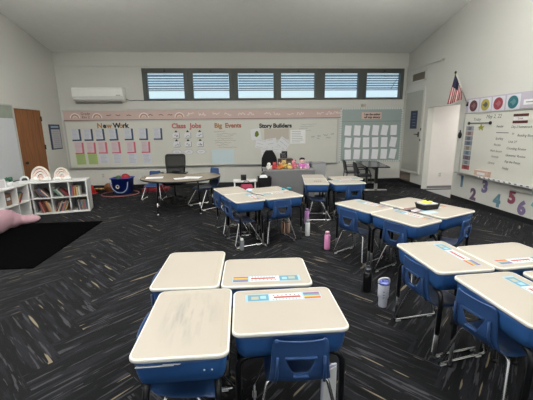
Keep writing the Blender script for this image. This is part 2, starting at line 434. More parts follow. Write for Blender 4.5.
# conduits and wires
bm = bm_new(); tube(bm, [(XR - .02, 9.72, 3.31), (XR - .02, 8.12, 3.28)], .014, 8); ellipsoid(bm, (XR - .03, 8.08, 3.28), (.03, .05, .03), mi=0)
tag(obj('wall_conduit', bm, M_trim), 'thin white conduit high on right wall above vent', 'conduit')
bm = bm_new(); tube(bm, [(4.983, YB - .02, 3.36), (4.983, YB - .02, .15)], .013, 8); box(bm, (4.98, YB - .03, 2.36), (.036, .05, .16), .006); box(bm, (4.98, YB - .03, 2.6), (.036, .04, .1), .006)
tag(obj('corner_conduit', bm, M_trim), 'white vertical conduit in right back corner', 'conduit')
bm = bm_new(); box(bm, (3.69, YB - .045, 2.33), (.12, .06, .08), .008); tag(obj('junction_box', bm, mat('beige_box', (186, 176, 160), .5)), 'small beige box above sage bulletin board', 'box')

# air conditioner
t = thing('air_conditioner', 'long white wall air conditioner above pink border', 'air conditioner', (-3.86, YB - .002, 2.475))
bm = bm_new()
prof = [(0, 0), (-.10, 0), (-.19, .05), (-.225, .14), (-.225, .33), (-.20, .37), (0, .37)]
loft(bm, [[(x, p[0], p[1]) for p in prof] for x in (-.675, .675)], smooth=False)
bmesh.ops.bevel(bm, geom=bm.edges[:], offset=.008, segments=2, affect='EDGES'); obj('housing', bm, mat('ac_white', (240, 240, 236), .4), t)
bm = bm_new(); box(bm, (0, -.158, .03), (1.24, .1, .012), .003, rot=Matrix.Rotation(R(-30), 3, 'X')); bmesh.ops.translate(bm, vec=(0, -.02, -.055), verts=bm.verts[:]); obj('louvre', bm, mat('ac_grey', (150, 150, 146), .5), t)
bm = bm_new(); box(bm, (0, -.226, .12), (1.33, .004, .006)); box(bm, (.55, -.227, .16), (.12, .004, .018)); obj('seam', bm, MATS['ac_grey'], t)
bm = bm_new(); tube(bm, [(-3.175, YB - .05, 2.55), (-3.05, YB - .02, 2.50), (-2.9, YB - .02, 2.52), (-2.69, YB - .02, 2.50)], .007, 6, .05)
tag(obj('wire', bm, M_marker), 'thin dark wire from air conditioner to window', 'wire')

# ---------------------------------------------------------------- back wall boards
t = thing('whiteboard', 'very long whiteboard across back wall', 'whiteboard', (-1.0, YB, 1.30))
bm = bm_new(); box(bm, (0, -.01, 0), (7.84, .02, 1.30)); obj('panel', bm, M_wb, t)
bm = bm_new()
for c, s in (((0, .66), (7.88, .035)), ((-3.93, 0), (.035, 1.32)), ((3.93, 0), (.035, 1.32))): box(bm, (c[0], -.015, c[1]), (s[0], .03, s[1]), .004)
obj('frame', bm, M_alu, t)
bm = bm_new(); box(bm, (0, -.045, -.665), (7.88, .09, .02), .004); box(bm, (0, -.088, -.655), (7.88, .008, .035), .002); obj('tray', bm, M_alu, t)
# marker writing on the long board
def scribble(bm, x, z, w, h, n=7, th=.008, y=-.0212):
    pts = []
    for k in range(n + 1):
        pts.append((x + w * k / n, z + random.uniform(-.5, .5) * h))
    for a, b in zip(pts, pts[1:]):
        dx, dz = b[0] - a[0], b[1] - a[1]; L = math.hypot(dx, dz)
        nx, nz = -dz / L * th / 2, dx / L * th / 2
        quad(bm, [(a[0] + nx, y, a[1] + nz), (a[0] - nx, y, a[1] - nz), (b[0] - nx, y, b[1] - nz), (b[0] + nx, y, b[1] + nz)])
for k in range(8):
    bm = bm_new(); scribble(bm, -.75 + 1.0 + random.uniform(-.03, .1), 1.62 - 1.30 - .065 * k, random.uniform(.3, .62), .03, 14)
    obj('handwriting', bm, mat('faded_brown_ink', (150, 136, 120), .6), t)
for x, z, w in ((2.12, 1.44, .12), (2.32, 1.46, .1), (2.5, 1.48, .14), (2.72, 1.51, .1), (2.58, 1.40, .15), (2.30, 1.38, .08)):
    bm = bm_new(); scribble(bm, x + 1.0, z - 1.30, w, .05, 8, .012); obj('handwriting', bm, M_ink, t)
for k in range(4):
    bm = bm_new(); scribble(bm, 1.75 + random.uniform(0, .1) + 1.0, 1.80 - 1.30 - .06 * k, random.uniform(.25, .5), .025, 10); obj('handwriting', bm, M_ink, t)

t = thing('wall_border', 'long pink paper border above whiteboard with rainbows', 'border', (-.96, YB, 2.11))
bm = bm_new(); box(bm, (0, -.012, 0), (7.94, .024, .255)); obj('strip', bm, M_pinkband, t)
bm = bm_new(); box(bm, (0, -.026, -.128), (7.94, .006, .018)); obj('edge', bm, M_brown, t)
def rainbow(bm, x, z, r, y=-.0255, th=.5, mis=(0, 1, 2)):
    for q, mi in enumerate(mis):
        ro = r * (1 - .26 * q); ri = ro - r * .17
        for k in range(10):
            a, b = PI * k / 10, PI * (k + 1) / 10
            quad(bm, [(x + ro * math.cos(a), y, z + ro * math.sin(a)), (x + ro * math.cos(b), y, z + ro * math.sin(b)), (x + ri * math.cos(b), y, z + ri * math.sin(b)), (x + ri * math.cos(a), y, z + ri * math.sin(a))], mi)
for u in (-4.62, -4.02, -2.73, -1.73):
    bm = bm_new(); rainbow(bm, u + .96, -.07, .14); obj('rainbow', bm, [mat('rb_white', (236, 226, 220), .7), mat('rb_rose', (180, 130, 122), .7), mat('rb_tan', (226, 206, 188), .7)], t)
text('lettering', 'Grade', .10, M_brown, (-4.33 + .96, -.0255, .02), RB, t); text('lettering', 'Rm 2', .10, M_brown, (-4.33 + .96, -.0255, -.075), RB, t)
bm = bm_new()
for u in (-3.7, -3.45, -3.15, -2.55, -2.25, -2.0): scribble(bm, u + .9, 0, .13, .03, 6, .018, -.0255)
obj('lettering', bm, M_brown, t)
bm = bm_new()
for u in (-1.45, -1.12, -.72, -.38, .02, .28, .78, 1.05, 1.45, 1.75, 2.35, 2.62, 2.85): scribble(bm, u + .9, .01, .2, .10, 9, .016, -.0255)
obj('lettering', bm, MATS['rb_white'], t)

# section titles on the long board: letters cut from card
t = thing('title_lettering', 'brown and black cut-out letters reading New Work on whiteboard', 'sign', (-3.63, YB - .021, 1.765))
for ch, x, m in zip('NewWork', (-.35, -.215, -.09, .12, .24, .32, .40), (mat('ochre_card', (176, 132, 92), .7), M_blk, MATS['ochre_card'], M_blk, MATS['ochre_card'], M_blk, M_blk)):
    text('letter', ch, .19, m, (x, -.002, 0), RB, t, bold=.008)
t = thing('title_lettering', 'rose cut-out letters reading Class Jobs on whiteboard', 'sign', (-1.55, YB - .021, 1.735))
text('lettering', 'Class', .19, mat('rose_letters', (184, 104, 100), .7), (-.22, -.002, 0), RB, t, bold=.008); text('lettering', 'Jobs', .19, MATS['rose_letters'], (.26, -.002, 0), RB, t, bold=.008)
t = thing('title_lettering', 'ochre cut-out letters reading Big Events on whiteboard', 'sign', (-.36, YB - .021, 1.735))
text('lettering', 'Big', .18, mat('ochre_letters', (164, 122, 82), .7), (-.28, -.002, 0), RB, t, bold=.008); text('lettering', 'Events', .18, mat('rust_letters', (170, 112, 92), .7), (.16, -.002, 0), RB, t, bold=.008)
t = thing('title_lettering', 'black cut-out letters above the white sheet collage on whiteboard', 'sign', (1.02, YB - .021, 1.715))
text('lettering', 'Story', .17, M_blk, (-.27, -.002, 0), RB, t, bold=.008); text('lettering', 'Builders', .17, M_blk, (.235, -.002, 0), RB, t, bold=.008)

ordn = ['leftmost', 'second', 'third', 'fourth', 'fifth', 'sixth', 'seventh']
cols = [-4.65, -4.32, -4.00, -3.63, -3.20, -2.81, -2.40]
for row, (z, m, cn, rn, n) in enumerate(((1.575, M_navy, 'navy', 'top', 7), (1.20, M_pinkcard, 'rose', 'middle', 6), (.87, M_greencard, 'lime', 'bottom', 6))):
    for k in range(n):
        x = cols[k] + .035 * row + (.0 if k < 5 else .02)
        white = row == 2 and k > 1
        lab = ('%s writing page on %s card, %s from left in %s row under New Work' % ('white', cn, ordn[k], rn)) if not white else 'plain white page, %s from left in bottom row under New Work' % ordn[k]
        if row == 2 and k < 2: lab = 'lime green page, %s from left in bottom row under New Work' % ordn[k]
        sheet('student_page', lab, 'paper', 'b', x, z, .25, .33 if row < 2 else .30, None if row == 2 else m, M_greencard if (row == 2 and not white) else (mat('blush_page', (222, 198, 206), .7) if row == 1 else M_paper2), group='pages under New Work', off=.021,
              dx=-.025, dz=.02, lines=7, tilt=R(random.uniform(-2, 2)), pw=.80, ph=.86)

# class jobs pockets: little bags with black tops (two rows) and name ovals
for row, z in enumerate((1.545, 1.29)):
    for k, x in enumerate((-1.86, -1.53, -1.18)):
        t = thing('job_pocket', 'small white job tag with black top, %s in %s row under Class Jobs' % (('left', 'middle', 'right')[k], ('upper', 'lower')[row]), 'tag', (x, YB - .021, z), group='job tags')
        bm = bm_new(); prism(bm, [(-.09, -.10), (.09, -.10), (.11, 0), (.05, .08), (-.05, .08), (-.11, 0)], .006); obj('tag_body', bm, M_paper, t)
        bm = bm_new(); prism(bm, [(-.05, .07), (.05, .07), (.0, .135)], .008); obj('tag_top', bm, M_blk, t)
        bm = bm_new(); scribble(bm, -.05, -.03, .1, .07, 6, .012, -.0075); box(bm, (.09, -.007, -.02), (.012, .002, .14)); box(bm, (0, -.007, -.095), (.17, .002, .012)); obj('writing', bm, M_marker, t)
for k, x in enumerate((-1.87, -1.53, -1.17)):
    t = thing('job_cloud', 'white cloud shaped name card, %s in the row below job tags' % ('left', 'middle', 'right')[k], 'tag', (x, YB - .021, 1.045), group='name cloud cards')
    bm = bm_new(); prism(bm, [(.15 * math.cos(a) * (1 + .08 * math.cos(6 * a)), .075 * math.sin(a) * (1 + .08 * math.cos(6 * a))) for a in [2 * PI * i / 24 for i in range(24)]], .004); obj('card', bm, M_paper, t)
    bm = bm_new()
    P = [(.145 * math.cos(a) * (1 + .08 * math.cos(6 * a)), .07 * math.sin(a) * (1 + .08 * math.cos(6 * a))) for a in [2 * PI * i / 24 for i in range(25)]]
    for a, b in zip(P, P[1:]): quad(bm, [(a[0], -.005, a[1]), (b[0], -.005, b[1]), (b[0] * .92, -.005, b[1] * .88), (a[0] * .92, -.005, a[1] * .88)])
    scribble(bm, -.06, 0, .12, .03, 6, .01, -.0055); obj('writing', bm, M_ink, t)

# chart under Big Events
t = sheet('dotted_chart', 'pale blue dotted chart under Big Events', 'chart', 'b', -.53, .89, .66, .42, None, mat('pale_blue_paper', (206, 222, 226), .7), off=.022, lines=0)
bm = bm_new()
for i in range(8):
    for j in range(6): box(bm, (-.27 + .077 * i, -.0068, -.15 + .06 * j), (.03, .001, .018))
obj('dots', bm, mat('slate_dots', (128, 146, 156), .7), t)
# collage
sheet('picture_card', 'white card with green leaf picture left of the collage', 'card', 'b', .46, 1.53, .3, .32, None, M_paper, off=.022, lines=0, tilt=R(-8))
cc = bpy.data.objects['picture_card']
bm = bm_new(); prism(bm, [(-.06, -.05), (0, -.09), (.07, -.03), (.06, .06), (.02, .1), (-.04, .04)], .003, at=(.02, -.008, 0)); obj('leaf_picture', bm, mat('leaf_green', (104, 124, 40), .7), cc)
t = sheet('map_sheet', 'big beige grey sheet behind the white collage pages', 'paper', 'b', 1.08, 1.53, .74, .32, None, mat('beige_sheet', (198, 190, 178), .7), off=.022, lines=0)
for k, (x, z, w, h, tl) in enumerate(((.62, 1.24, .34, .26, 12), (.93, 1.25, .30, .30, -8), (1.28, 1.24, .34, .30, 38), (.78, 1.02, .34, .24, -14), (1.10, 1.07, .26, .2, 6))):
    sheet('collage_page', 'white sketched page, %s in the collage behind office chair' % ('upper left', 'upper middle', 'tilted right', 'lower left', 'lower middle')[k], 'paper', 'b', x, z, w, h, None, M_paper, 'collage pages', .024 + .003 * k, 3, tilt=R(tl))
sheet('list_page', 'white list page right of the collage', 'paper', 'b', 1.72, 1.44, .46, .40, None, mat('bright_paper', (240, 240, 238), .6), off=.022, lines=7)
t = sheet('black_sign', 'small black square sign on whiteboard behind teacher desk', 'sign', 'b', 1.29, .915, .22, .20, M_blk, None, off=.022)
bm = bm_new()
for z in (.04, -.005, -.05): scribble(bm, -.07, z, .14, .04, 8, .014, -.0055)
obj('writing', bm, M_ink, t)

# sage bulletin board
t = thing('bulletin_board', 'sage green bulletin board with white scalloped border', 'bulletin board', (3.975, YB - .003, 1.45))
bm = bm_new(); box(bm, (0, -.01, 0), (1.93, .02, 1.62)); obj('backing', bm, M_teal, t)
bm = bm_new()
def scal(bm, x0, z0, x1, z1, n):
    for k in range(n):
        u = (k + .5) / n; x, z = x0 + (x1 - x0) * u, z0 + (z1 - z0) * u
        prism(bm, [(.032 * math.cos(a), .032 * math.sin(a)) for a in [2 * PI * i / 8 for i in range(8)]], .006, at=(x, -.02, z))
scal(bm, -.95, .79, .95, .79, 26); scal(bm, -.95, -.79, .95, -.79, 26); scal(bm, -.95, -.77, -.95, .77, 22); scal(bm, .95, -.77, .95, .77, 22)
obj('border', bm, mat('border_white', (214, 218, 214), .7), t)
bm = bm_new(); box(bm, (0, -.022, .415), (1.84, .004, .012)); obj('divider', bm, mat('sage_line', (120, 142, 138), .7), t)
t2 = thing('title_card', 'pink title card with black two-line writing on bulletin board', 'sign', (3.96, YB - .021, 2.03))
bm = bm_new(); box(bm, (0, -.003, 0), (.62, .006, .2)); obj('card', bm, mat('blush_card', (214, 186, 174), .7), t2)
text('lettering', 'I am the author', .085, M_blk, (.02, -.0065, .012), RB, t2, width=.5, bold=.004); text('lettering', 'of my story', .085, M_blk, (.02, -.0065, -.072), RB, t2, width=.5, bold=.004)
for row, z in enumerate((1.60, 1.24, .88)):
    for k in range(6):
        x = 3.25 + .285 * k + .01 * row
        lab = 'white drawing page, %s from left in %s row of sage bulletin board' % (ordn[k], ('top', 'middle', 'bottom')[row])
        tt = sheet('drawing_page', lab, 'paper', 'b', x, z,   .198, .30, None, mat('bright_page', (246, 246, 250), .7), 'bulletin board pages', .021, 0, tilt=R(random.uniform(-3, 10)))
        bm = bm_new(); scribble(bm, .01, -.11, .08, .05, 6, .02, -.0068); scribble(bm, -.08, .05, .14, .08, 6, .006, -.0068); scribble(bm, -.07, -.03, .12, .05, 5, .006, -.0068); obj('drawing', bm, M_ink, tt)

# outlet
def outlet(label, loc, rz):
    t = thing('wall_outlet', label, 'outlet', loc, rot=(0, 0, rz))
    bm = bm_new(); box(bm, (0, -.004, 0), (.075, .008, .12), .003); obj('plate', bm, M_trim, t)
    bm = bm_new()
    for z in (.028, -.028): box(bm, (-.012, -.009, z), (.006, .003, .02)); box(bm, (.012, -.009, z), (.006, .003, .02))
    obj('socket', bm, M_marker, t)
outlet('grey outlet plate on bright doorway wall', (5.5, OY1 - .0, .38), 0)
outlet('white outlet plate on back wall above blue tub', (-4.05, YB - .012, .40), 0)

# ---------------------------------------------------------------- right wall board
Y0, Y1 = 4.4, 7.06
yc = (Y0 + Y1) / 2; Lr = Y1 - Y0
t = thing('whiteboard', 'whiteboard with handwritten schedule on right wall', 'whiteboard', (XR, yc, 1.31), rot=(0, 0, -PI / 2))
bm = bm_new(); box(bm, (0, -.01, 0), (Lr, .02, 1.32)); obj('panel', bm, M_wb, t)
bm = bm_new()
for c, s in (((0, .66), (Lr, .03)), ((-Lr / 2, 0), (.035, 1.34)), ((Lr / 2, 0), (.035, 1.34))): box(bm, (c[0], -.015, c[1]), (s[0], .03, s[1]), .004)
obj('frame', bm, M_alu, t)
bm = bm_new(); box(bm, (0, -.05, -.665), (Lr, .1, .018), .004); box(bm, (0, -.1, -.65), (Lr, .008, .045), .002); obj('tray', bm, M_alu, t)
bm = bm_new(); box(bm, (.35, -.107, -.648), (1.9, .006, .04))
for k in range(15): box(bm, (-.54 + .127 * k, -.1105, -.648), (.05, .002, .02), mi=1)
obj('number_strip', bm, [M_paper, M_marker], t, 'white number strip along tray')
def rb(y, z): return (yc - y, -.0215, z - 1.31)
def hw(body, y, z, size=.062, w=None):
    p = rb(y, z); text('handwriting', body, size, M_marker, p, (PI / 2, 0, 0), t, ext=.0004, align='LEFT', shear=.25, width=w)
hw('Today', 6.78, 1.80, .085); hw('May 2, 22', 6.42, 1.84, .10)
for s, y, z in (('Reader', 6.12, 1.66), ('Spelling', 6.1, 1.43), ('Recess', 6.12, 1.31), ('Math lesson', 6.2, 1.19), ('Science', 6.15, 1.08), ('Library', 6.22, .95)): hw(s, y, z)
for s, y, z in (('Day 2 homework', 5.76, 1.65), ('in', 5.72, 1.53), ('Reading Books', 5.6, 1.50), ('Unit 27', 5.78, 1.38), ('Counting Review', 5.80, 1.26), ('Grammar Review', 5.80, 1.13), ('Pay the Penny', 5.80, 1.01), ('Friday', 5.84, .88)): hw(s, y, z)
bm = bm_new(); p = rb(6.07, 1.56); box(bm, (p[0] + .12, p[1], p[2]), (.3, .001, .012)); obj('handwriting', bm, M_marker, t)

t = thing('wall_border', 'lavender paper border above right whiteboard', 'border', (XR, yc, 2.13), rot=(0, 0, -PI / 2))
bm = bm_new(); box(bm, (0, -.012, 0), (Lr, .024, .28)); obj('strip', bm, M_lav, t)
for k, (y, c, nm) in enumerate(((6.82, (96, 54, 58), 'maroon'), (6.48, (176, 164, 84), 'yellow'), (6.14, (150, 60, 70), 'red'), (5.79, (48, 108, 116), 'teal'))):
    s = thing('circle_card', 'white square card with %s circle above right whiteboard' % nm, 'card', (XR - .024, y, 2.11), rot=(0, 0, -PI / 2), group='circle cards')
    bm = bm_new(); box(bm, (0, -.003, 0), (.31, .006, .27)); obj('card', bm, mat('card_white', (214, 214, 222), .7), s)
    bm = bm_new(); prism(bm, [(.115 * math.cos(a), .115 * math.sin(a)) for a in [2 * PI * i / 28 for i in range(28)]], .004, at=(0, -.006, 0)); obj('disc', bm, mat('disc_' + nm, c, .6), s)
    bm = bm_new(); prism(bm, [(.05 * math.cos(a) + .02 * math.cos(3 * a), .055 * math.sin(a) + .015 * math.sin(2 * a)) for a in [2 * PI * i / 20 for i in range(20)]], .002, at=(.0, -.010, .0)); obj('emblem', bm, mat('emblem_' + nm, tuple(min(255, int(v * .7 + 60)) if nm != 'yellow' else 90 for v in c), .6), s)
s = thing('banner_card', 'white blank strip card at right end of lavender border', 'card', (XR - .024, 5.30, 2.09), rot=(0, 0, -PI / 2))
bm = bm_new(); box(bm, (0, -.003, 0), (.52, .006, .09)); obj('card', bm, M_paper, s)
bm = bm_new(); box(bm, (0, -.0065, 0), (.42, .001, .02)); obj('writing', bm, M_ink, s)
for z, nm in ((1.875, 'upper'), (1.755, 'lower')):
    bm = bm_new(); box(bm, (0, -.003, 0), (.32, .006, .045), .002)
    tag(obj('magnet_strip', bm, mat('maroon_strip', (86, 40, 40), .5), loc=(XR - .021, 5.58, z), rot=(0, 0, -PI / 2)), '%s of two maroon strips near top of right whiteboard' % nm, 'magnet', 'maroon strips')
bm = bm_new(); box(bm, (0, -.002, 0), (.3, .004, .06))
s = tag(obj('heading_card', bm, M_paper, loc=(XR - .021, 5.58, 1.815), rot=(0, 0, -PI / 2)), 'white heading card between two maroon strips', 'card')
text('lettering', 'Goals', .05, mat('maroon_ink', (120, 50, 50), .6), (0, -.0042, -.016), RB, s, ext=.0003)
s = thing('bar_magnet', 'black arrow bar magnet with round ends on right whiteboard', 'magnet', (XR - .021, 6.59, 1.75), rot=(0, 0, -PI / 2))
bm = bm_new(); box(bm, (0, -.005, 0), (.62, .01, .018), .002); obj('bar', bm, M_blk, s)
for x in (-.31, .31):
    bm = bm_new(); prism(bm, [(.034 * math.cos(a), .034 * math.sin(a)) for a in [2 * PI * i / 14 for i in range(14)]], .014, at=(x, 0, 0)); obj('knob', bm, M_blk, s)
bm = bm_new(); prism(bm, [(-.09, .0), (-.02, .03), (.0, .07), (.035, .02), (.09, .03), (.05, -.01), (.06, -.06), (.0, -.02), (-.04, -.05), (-.035, -.01)], .008)
tag(obj('turtle_magnet', bm, mat('olive_green', (150, 150, 44), .6), loc=(XR - .021, 6.53, 1.66), rot=(0, 0, -PI / 2)), 'small olive green star shaped cutout on right whiteboard', 'magnet')
cpal = [(150, 152, 164), (168, 148, 146), (138, 140, 150), (120, 132, 150), (170, 160, 150), (132, 150, 160), (120, 108, 120), (150, 160, 166), (160, 80, 84)]
for k in range(9):
    bm = bm_new(); box(bm, (0, -.002, 0), (.235, .004, .096)); quad(bm, [(-.05, -.0045, -.035), (.05, -.0045, -.035), (.05, -.0045, .035), (-.05, -.0045, .035)], 1)
    nm = 'red topped' if k == 8 else 'grey'
    tag(obj('schedule_card', bm, [mat('sched_%d' % k, cpal[k], .6), mat('sched_pic_%d' % k, tuple(int(v * .75) for v in cpal[k]), .6)], loc=(XR - .021, 6.855, 1.64 - .105 * k), rot=(0, 0, -PI / 2)),
        '%s picture card, %s from the top at left edge of right whiteboard' % ('dull red' if k == 8 else 'small grey', ('first second third fourth fifth sixth seventh eighth ninth'.split())[k]), 'card', 'schedule cards')
s = thing('tissue_box', 'pale pink box on tray of right whiteboard', 'box', (XR - .062, 6.28, .656))
bm = bm_new(); box(bm, (0, 0, .075), (.058, .40, .13), .006); obj('carton', bm, mat('pale_peach', (206, 176, 160), .6), s)
bm = bm_new(); box(bm, (-.030, 0, .075), (.002, .22, .05)); obj('print', bm, M_paper, s)
bm = bm_new(); ybox(bm, XR - .03, XR, 4.4, 5.60, .57, .60, .004); ybox(bm, XR - .03, XR, 4.4, 5.58, .51, .53, .004)
tag(obj('wall_raceway', bm, M_alu), 'pair of thin grey cable rails under right whiteboard', 'conduit')
for d, y, z, c, nm in (('1', 6.94, .47, (92, 140, 170), 'blue'), ('2', 6.54, .25, (96, 70, 104), 'plum'), ('3', 6.23, .47, (112, 104, 150), 'violet'), ('4', 5.87, .26, (92, 140, 160), 'teal blue'), ('5', 5.53, .40, (150, 60, 82), 'crimson'), ('6', 5.29, .25, (118, 100, 146), 'purple'), ('7', 5.04, .45, (110, 170, 176), 'pale teal')):
    text('wall_number', d, .33, mat('num_' + d, tuple(int(.78 * v + .22 * 140) for v in c), .6, noise=.25, scale=40), (XR - .004, y, z - .115), RR, ext=.003, bold=.018)
    tag(bpy.context.scene.collection.objects[-1], '%s cut-out number %s low on right wall' % (nm, d), 'number', 'wall numbers')

# doorway clutter
bm = bm_new(); ybox(bm, XR + .16, XR + .55, OY0 + .02, OY0 + .07, 0.005, 1.2, .01); tag(obj('folded_board', bm, mat('mid_grey_board', (112, 112, 112), .6)), 'grey board standing upright just inside bright doorway', 'board')
s = thing('door_holder', 'black round holder on wall between doorway and board', 'door holder', (XR, 7.155, 1.49), rot=(0, 0, -PI / 2))
bm = bm_new(); ellipsoid(bm, (0, -.03, 0), (.055, .03, .075)); obj('body', bm, M_blk, s)
bm = bm_new(); tube(bm, [(0, -.03, .05), (.02, -.04, .11)], .012, 6); obj('lever', bm, M_blk, s)

# flag
s = thing('flag', 'red white and blue striped flag on short pole over whiteboard corner', 'flag', (4.97, 7.03, 2.20))
tip = Vector((-.40, -.09, .60))
bm = bm_new(); tube(bm, [(0, 0, -.04), tip], .012, 8); obj('flag_pole', bm, mat('pale_pole', (200, 196, 186), .4), s)
bm = bm_new(); ellipsoid(bm, tip, (.022, .022, .03)); obj('finial', bm, M_blk, s)
bm = bm_new(); box(bm, (.012, 0, -.04), (.04, .06, .09), .006); obj('bracket', bm, M_blk, s)
bm = bm_new(); nu, nv = 26, 12
g = []
for i in range(nu + 1):
    u = i / nu; row = []
    top = tip * (1 - u * .55) + Vector((0, 0, -.01))
    ln = .62 - .30 * u
    for j in range(nv + 1):
        v = j / nv
        wv = .028 * math.sin(u * 15 + v * 1.5) * min(1, v * 3)
        row.append(bm.verts.new(top + Vector((.04 * v * u + wv * .5, .17 * v * (1 - u) + .04 * v * u + wv, -ln * v * (.75 + .25 * math.cos(u * 2))))))
    g.append(row)
for i in range(nu):
    for j in range(nv):
        f = bm.faces.new((g[i][j], g[i + 1][j], g[i + 1][j + 1], g[i][j + 1])); f.smooth = True
        st = int(i / nu * 13)
        f.material_index = 2 if (i / nu < .54 and j < 5) else (0 if st % 2 == 0 else 1)
o = obj('cloth', bm, [mat('flag_red', (168, 36, 50), .8), mat('flag_white', (222, 218, 214), .8), mat('flag_blue', (34, 38, 66), .8)], s)
md = o.modifiers.new('th', 'SOLIDIFY'); md.thickness = .003

# ---------------------------------------------------------------- left wall
t = thing('whiteboard', 'whiteboard on left wall beside wood door', 'whiteboard', (XL, 6.56, 1.44), rot=(0, 0, PI / 2))
bm = bm_new(); box(bm, (0, -.012, -.13), (2.5, .024, 1.34)); obj('panel', bm, mat('left_board', (206, 209, 212), .3), t)
bm = bm_new()
for c, s in (((1.25, 0), (.03, 1.64)), ((-1.25, 0), (.03, 1.64)), ((0, .82), (2.53, .03))): box(bm, (c[0], -.016, c[1]), (s[0], .032, s[1]), .004)
obj('frame', bm, M_alu, t)
bm = bm_new(); box(bm, (0, -.05, -.81), (2.53, .10, .03), .004); obj('tray', bm, mat('dark_tray', (84, 82, 80), .5), t)
bm = bm_new(); box(bm, (0, -.014, .675), (2.46, .028, .27)); obj('strip', bm, mat('sage_map_strip', (150, 158, 144), .6, noise=.15, scale=8), t, label='mottled green strip')
t = thing('wall_poster', 'tall poster with navy frame and header beside wood door', 'poster', (XL, 9.40, 1.54), rot=(0, 0, PI / 2))
bm = bm_new(); box(bm, (0, -.008, 0), (.52, .016, .66), .002); obj('frame', bm, mat('navy_frame', (52, 66, 88), .6), t)
bm = bm_new(); box(bm, (.02, -.017, -.05), (.42, .003, .50)); obj('page', bm, mat('grey_page', (182, 180, 184), .7), t)
bm = bm_new(); box(bm, (0, -.0175, .265), (.36, .003, .045)); obj('header', bm, mat('header_blue', (150, 176, 200), .7), t)
bm = bm_new()
for k in range(9): box(bm, (0, -.0192, .15 - .05 * k), (random.uniform(.2, .34), .001, .012))
obj('writing', bm, M_ink, t)

# ---------------------------------------------------------------- student desk
def make_desk(name, label, top=M_top):
    t = thing(name, label, 'desk', group=None)
    bm = bm_new(); w, d = .605, .452
    loft(bm, [rrect(w - .012, d - .012, .040, 6, .682), rrect(w - .012, d - .012, .040, 6, .7005)], smooth=False)
    obj('desktop', bm, top, t)
    bm = bm_new()
    prof = [(-.016, .681), (-.004, .680), (0, .683), (.001, .690), (0, .697), (-.003, .7003), (-.009, .7010)]
    loft(bm, [rrect(w + 2 * p, d + 2 * p, .045 + p, 6, z) for p, z in prof], cap0=False, cap1=False)
    obj('edge_band', bm, M_edge, t)
    bm = bm_new(); box(bm, (0, d / 2 - .040, .7006), (w * .8, .007, .0012)); obj('pencil_groove', bm, mat('groove_shade', (176, 166, 148), .5), t)
    bm = bm_new()
    loft(bm, [rrect(.574, .420, .045, 6, .680), rrect(.578, .424, .045, 6, .65), rrect(.570, .416, .045, 6, .60), rrect(.554, .400, .05, 6, .552), rrect(.50, .34, .05, 6, .538)])
    obj('book_box', bm, M_boxblue, t)
    for sx in (-1, 1):
        for sy in (-1, 1):
            bm = bm_new(); x, y = sx * .280, sy * .168
            tube(bm, [(sx * .12, y * .9, .530), (x, y, .530), (x, y + sy * .004, .20)], .0165, 10, .085)
            lg = obj('leg', bm, M_blackmetal, t)
            bm = bm_new(); tube(bm, [(x, y + sy * .004, .23), (x, y + sy * .008, .012)], .0125, 8); obj('leg_insert', bm, M_greymetal, lg)
            bm = bm_new(); lathe(bm, [(.008, .022), (.02, .016), (.022, 0)], 12, (x, y + sy * .008, 0)); obj('foot', bm, M_blk, lg)
        bm = bm_new(); tube(bm, [(sx * .12, -.15, .536), (sx * .12, .15, .536)], .011, 8); obj('rail', bm, M_blackmetal, t)
    return t
def name_tag(desk, dull=False):
    bm = bm_new(); z = .7012; y = .125; L, Wd = .46, .082
    def q(x0, x1, v0, v1, mi, dz=0): quad(bm, [(x0, y + v0, z + dz), (x1, y + v0, z + dz), (x1, y + v1, z + dz), (x0, y + v1, z + dz)], mi)
    q(-L / 2, L / 2, -Wd / 2, Wd / 2, 0)
    q(-.215, -.09, -.036, .036, 1, .0004); q(-.195, -.15, -.02, .015, 6, .0006); q(-.14, -.105, -.015, .02, 0, .0006)
    q(-.085, .115, -.036, .036, 5, .0004)
    q(-.06, .105, -.016, .006, 2, .0006); q(-.06, .105, -.008, -.003, 7, .0008)
    for k in range(7): q(-.065 + .026 * k, -.052 + .026 * k, .014, .024, 7, .0006); 
    for k in range(9): q(-.07 + .02 * k, -.06 + .02 * k, -.032, -.022, 1, .0006)
    for k, mi in enumerate((3, 1, 4, 2)): q(.125, .225, .036 - .018 * (k + 1), .036 - .018 * k, mi, .0004)
    o = obj('name_tag', bm, [mat('tag_sky', (150, 192, 216), .45), mat('tag_teal', (96, 144, 164), .45), mat('tag_red', (190, 76, 56), .45), mat('tag_violet', (132, 82, 136), .45), mat('tag_yellow', (200, 176, 74), .45), M_paper, mat('tag_tan', (170, 170, 150), .45), mat('tag_dark', (70, 76, 84), .45)], desk, 'blue striped name tag')
    return o
D = {}
plain = make_desk('student_desk', 'x')
nametag = None
def place(key, x, y, rz, label, tagged=True, src=None):
    global plain
    if 'first' not in D: D['first'] = plain; o = plain; o.location = (x, y, 0); o.rotation_euler = (0, 0, R(rz)); o['label'] = label
    else: o = dup(src or D['F4'], (x, y, 0), R(rz), label)
    o['group'] = 'student desks'; D[key] = o
    return o
place('F4', -.385, 2.275, -91.5, 'cream-topped blue desk with no tag, rear left of front four-desk cluster', False)
place('F3', -.303, 1.62, -90, 'smudged cream-topped desk with papers poking out, front left of nearest cluster', False)
place('B1', 1.41, 6.03, -98, 'speckled desk, near left one of cluster in front of teacher desk')
place('B2', 1.50, 6.655, -98, 'desk behind speckled one in cluster beside teacher desk', False)
place('F1', .232, 1.662, 0, 'cream desk with tucked chair and name tag, front right of nearest cluster')
nt_ = name_tag(D['F1'])
S = D['F1']
place('F2', .152, 2.165, 178.5, 'cream desk with upside-down name tag, rear right of nearest cluster', src=S)
place('G1', 1.562, 2.31, -87.5, 'cream desk with name tag, far left of right-hand edge cluster', src=S)
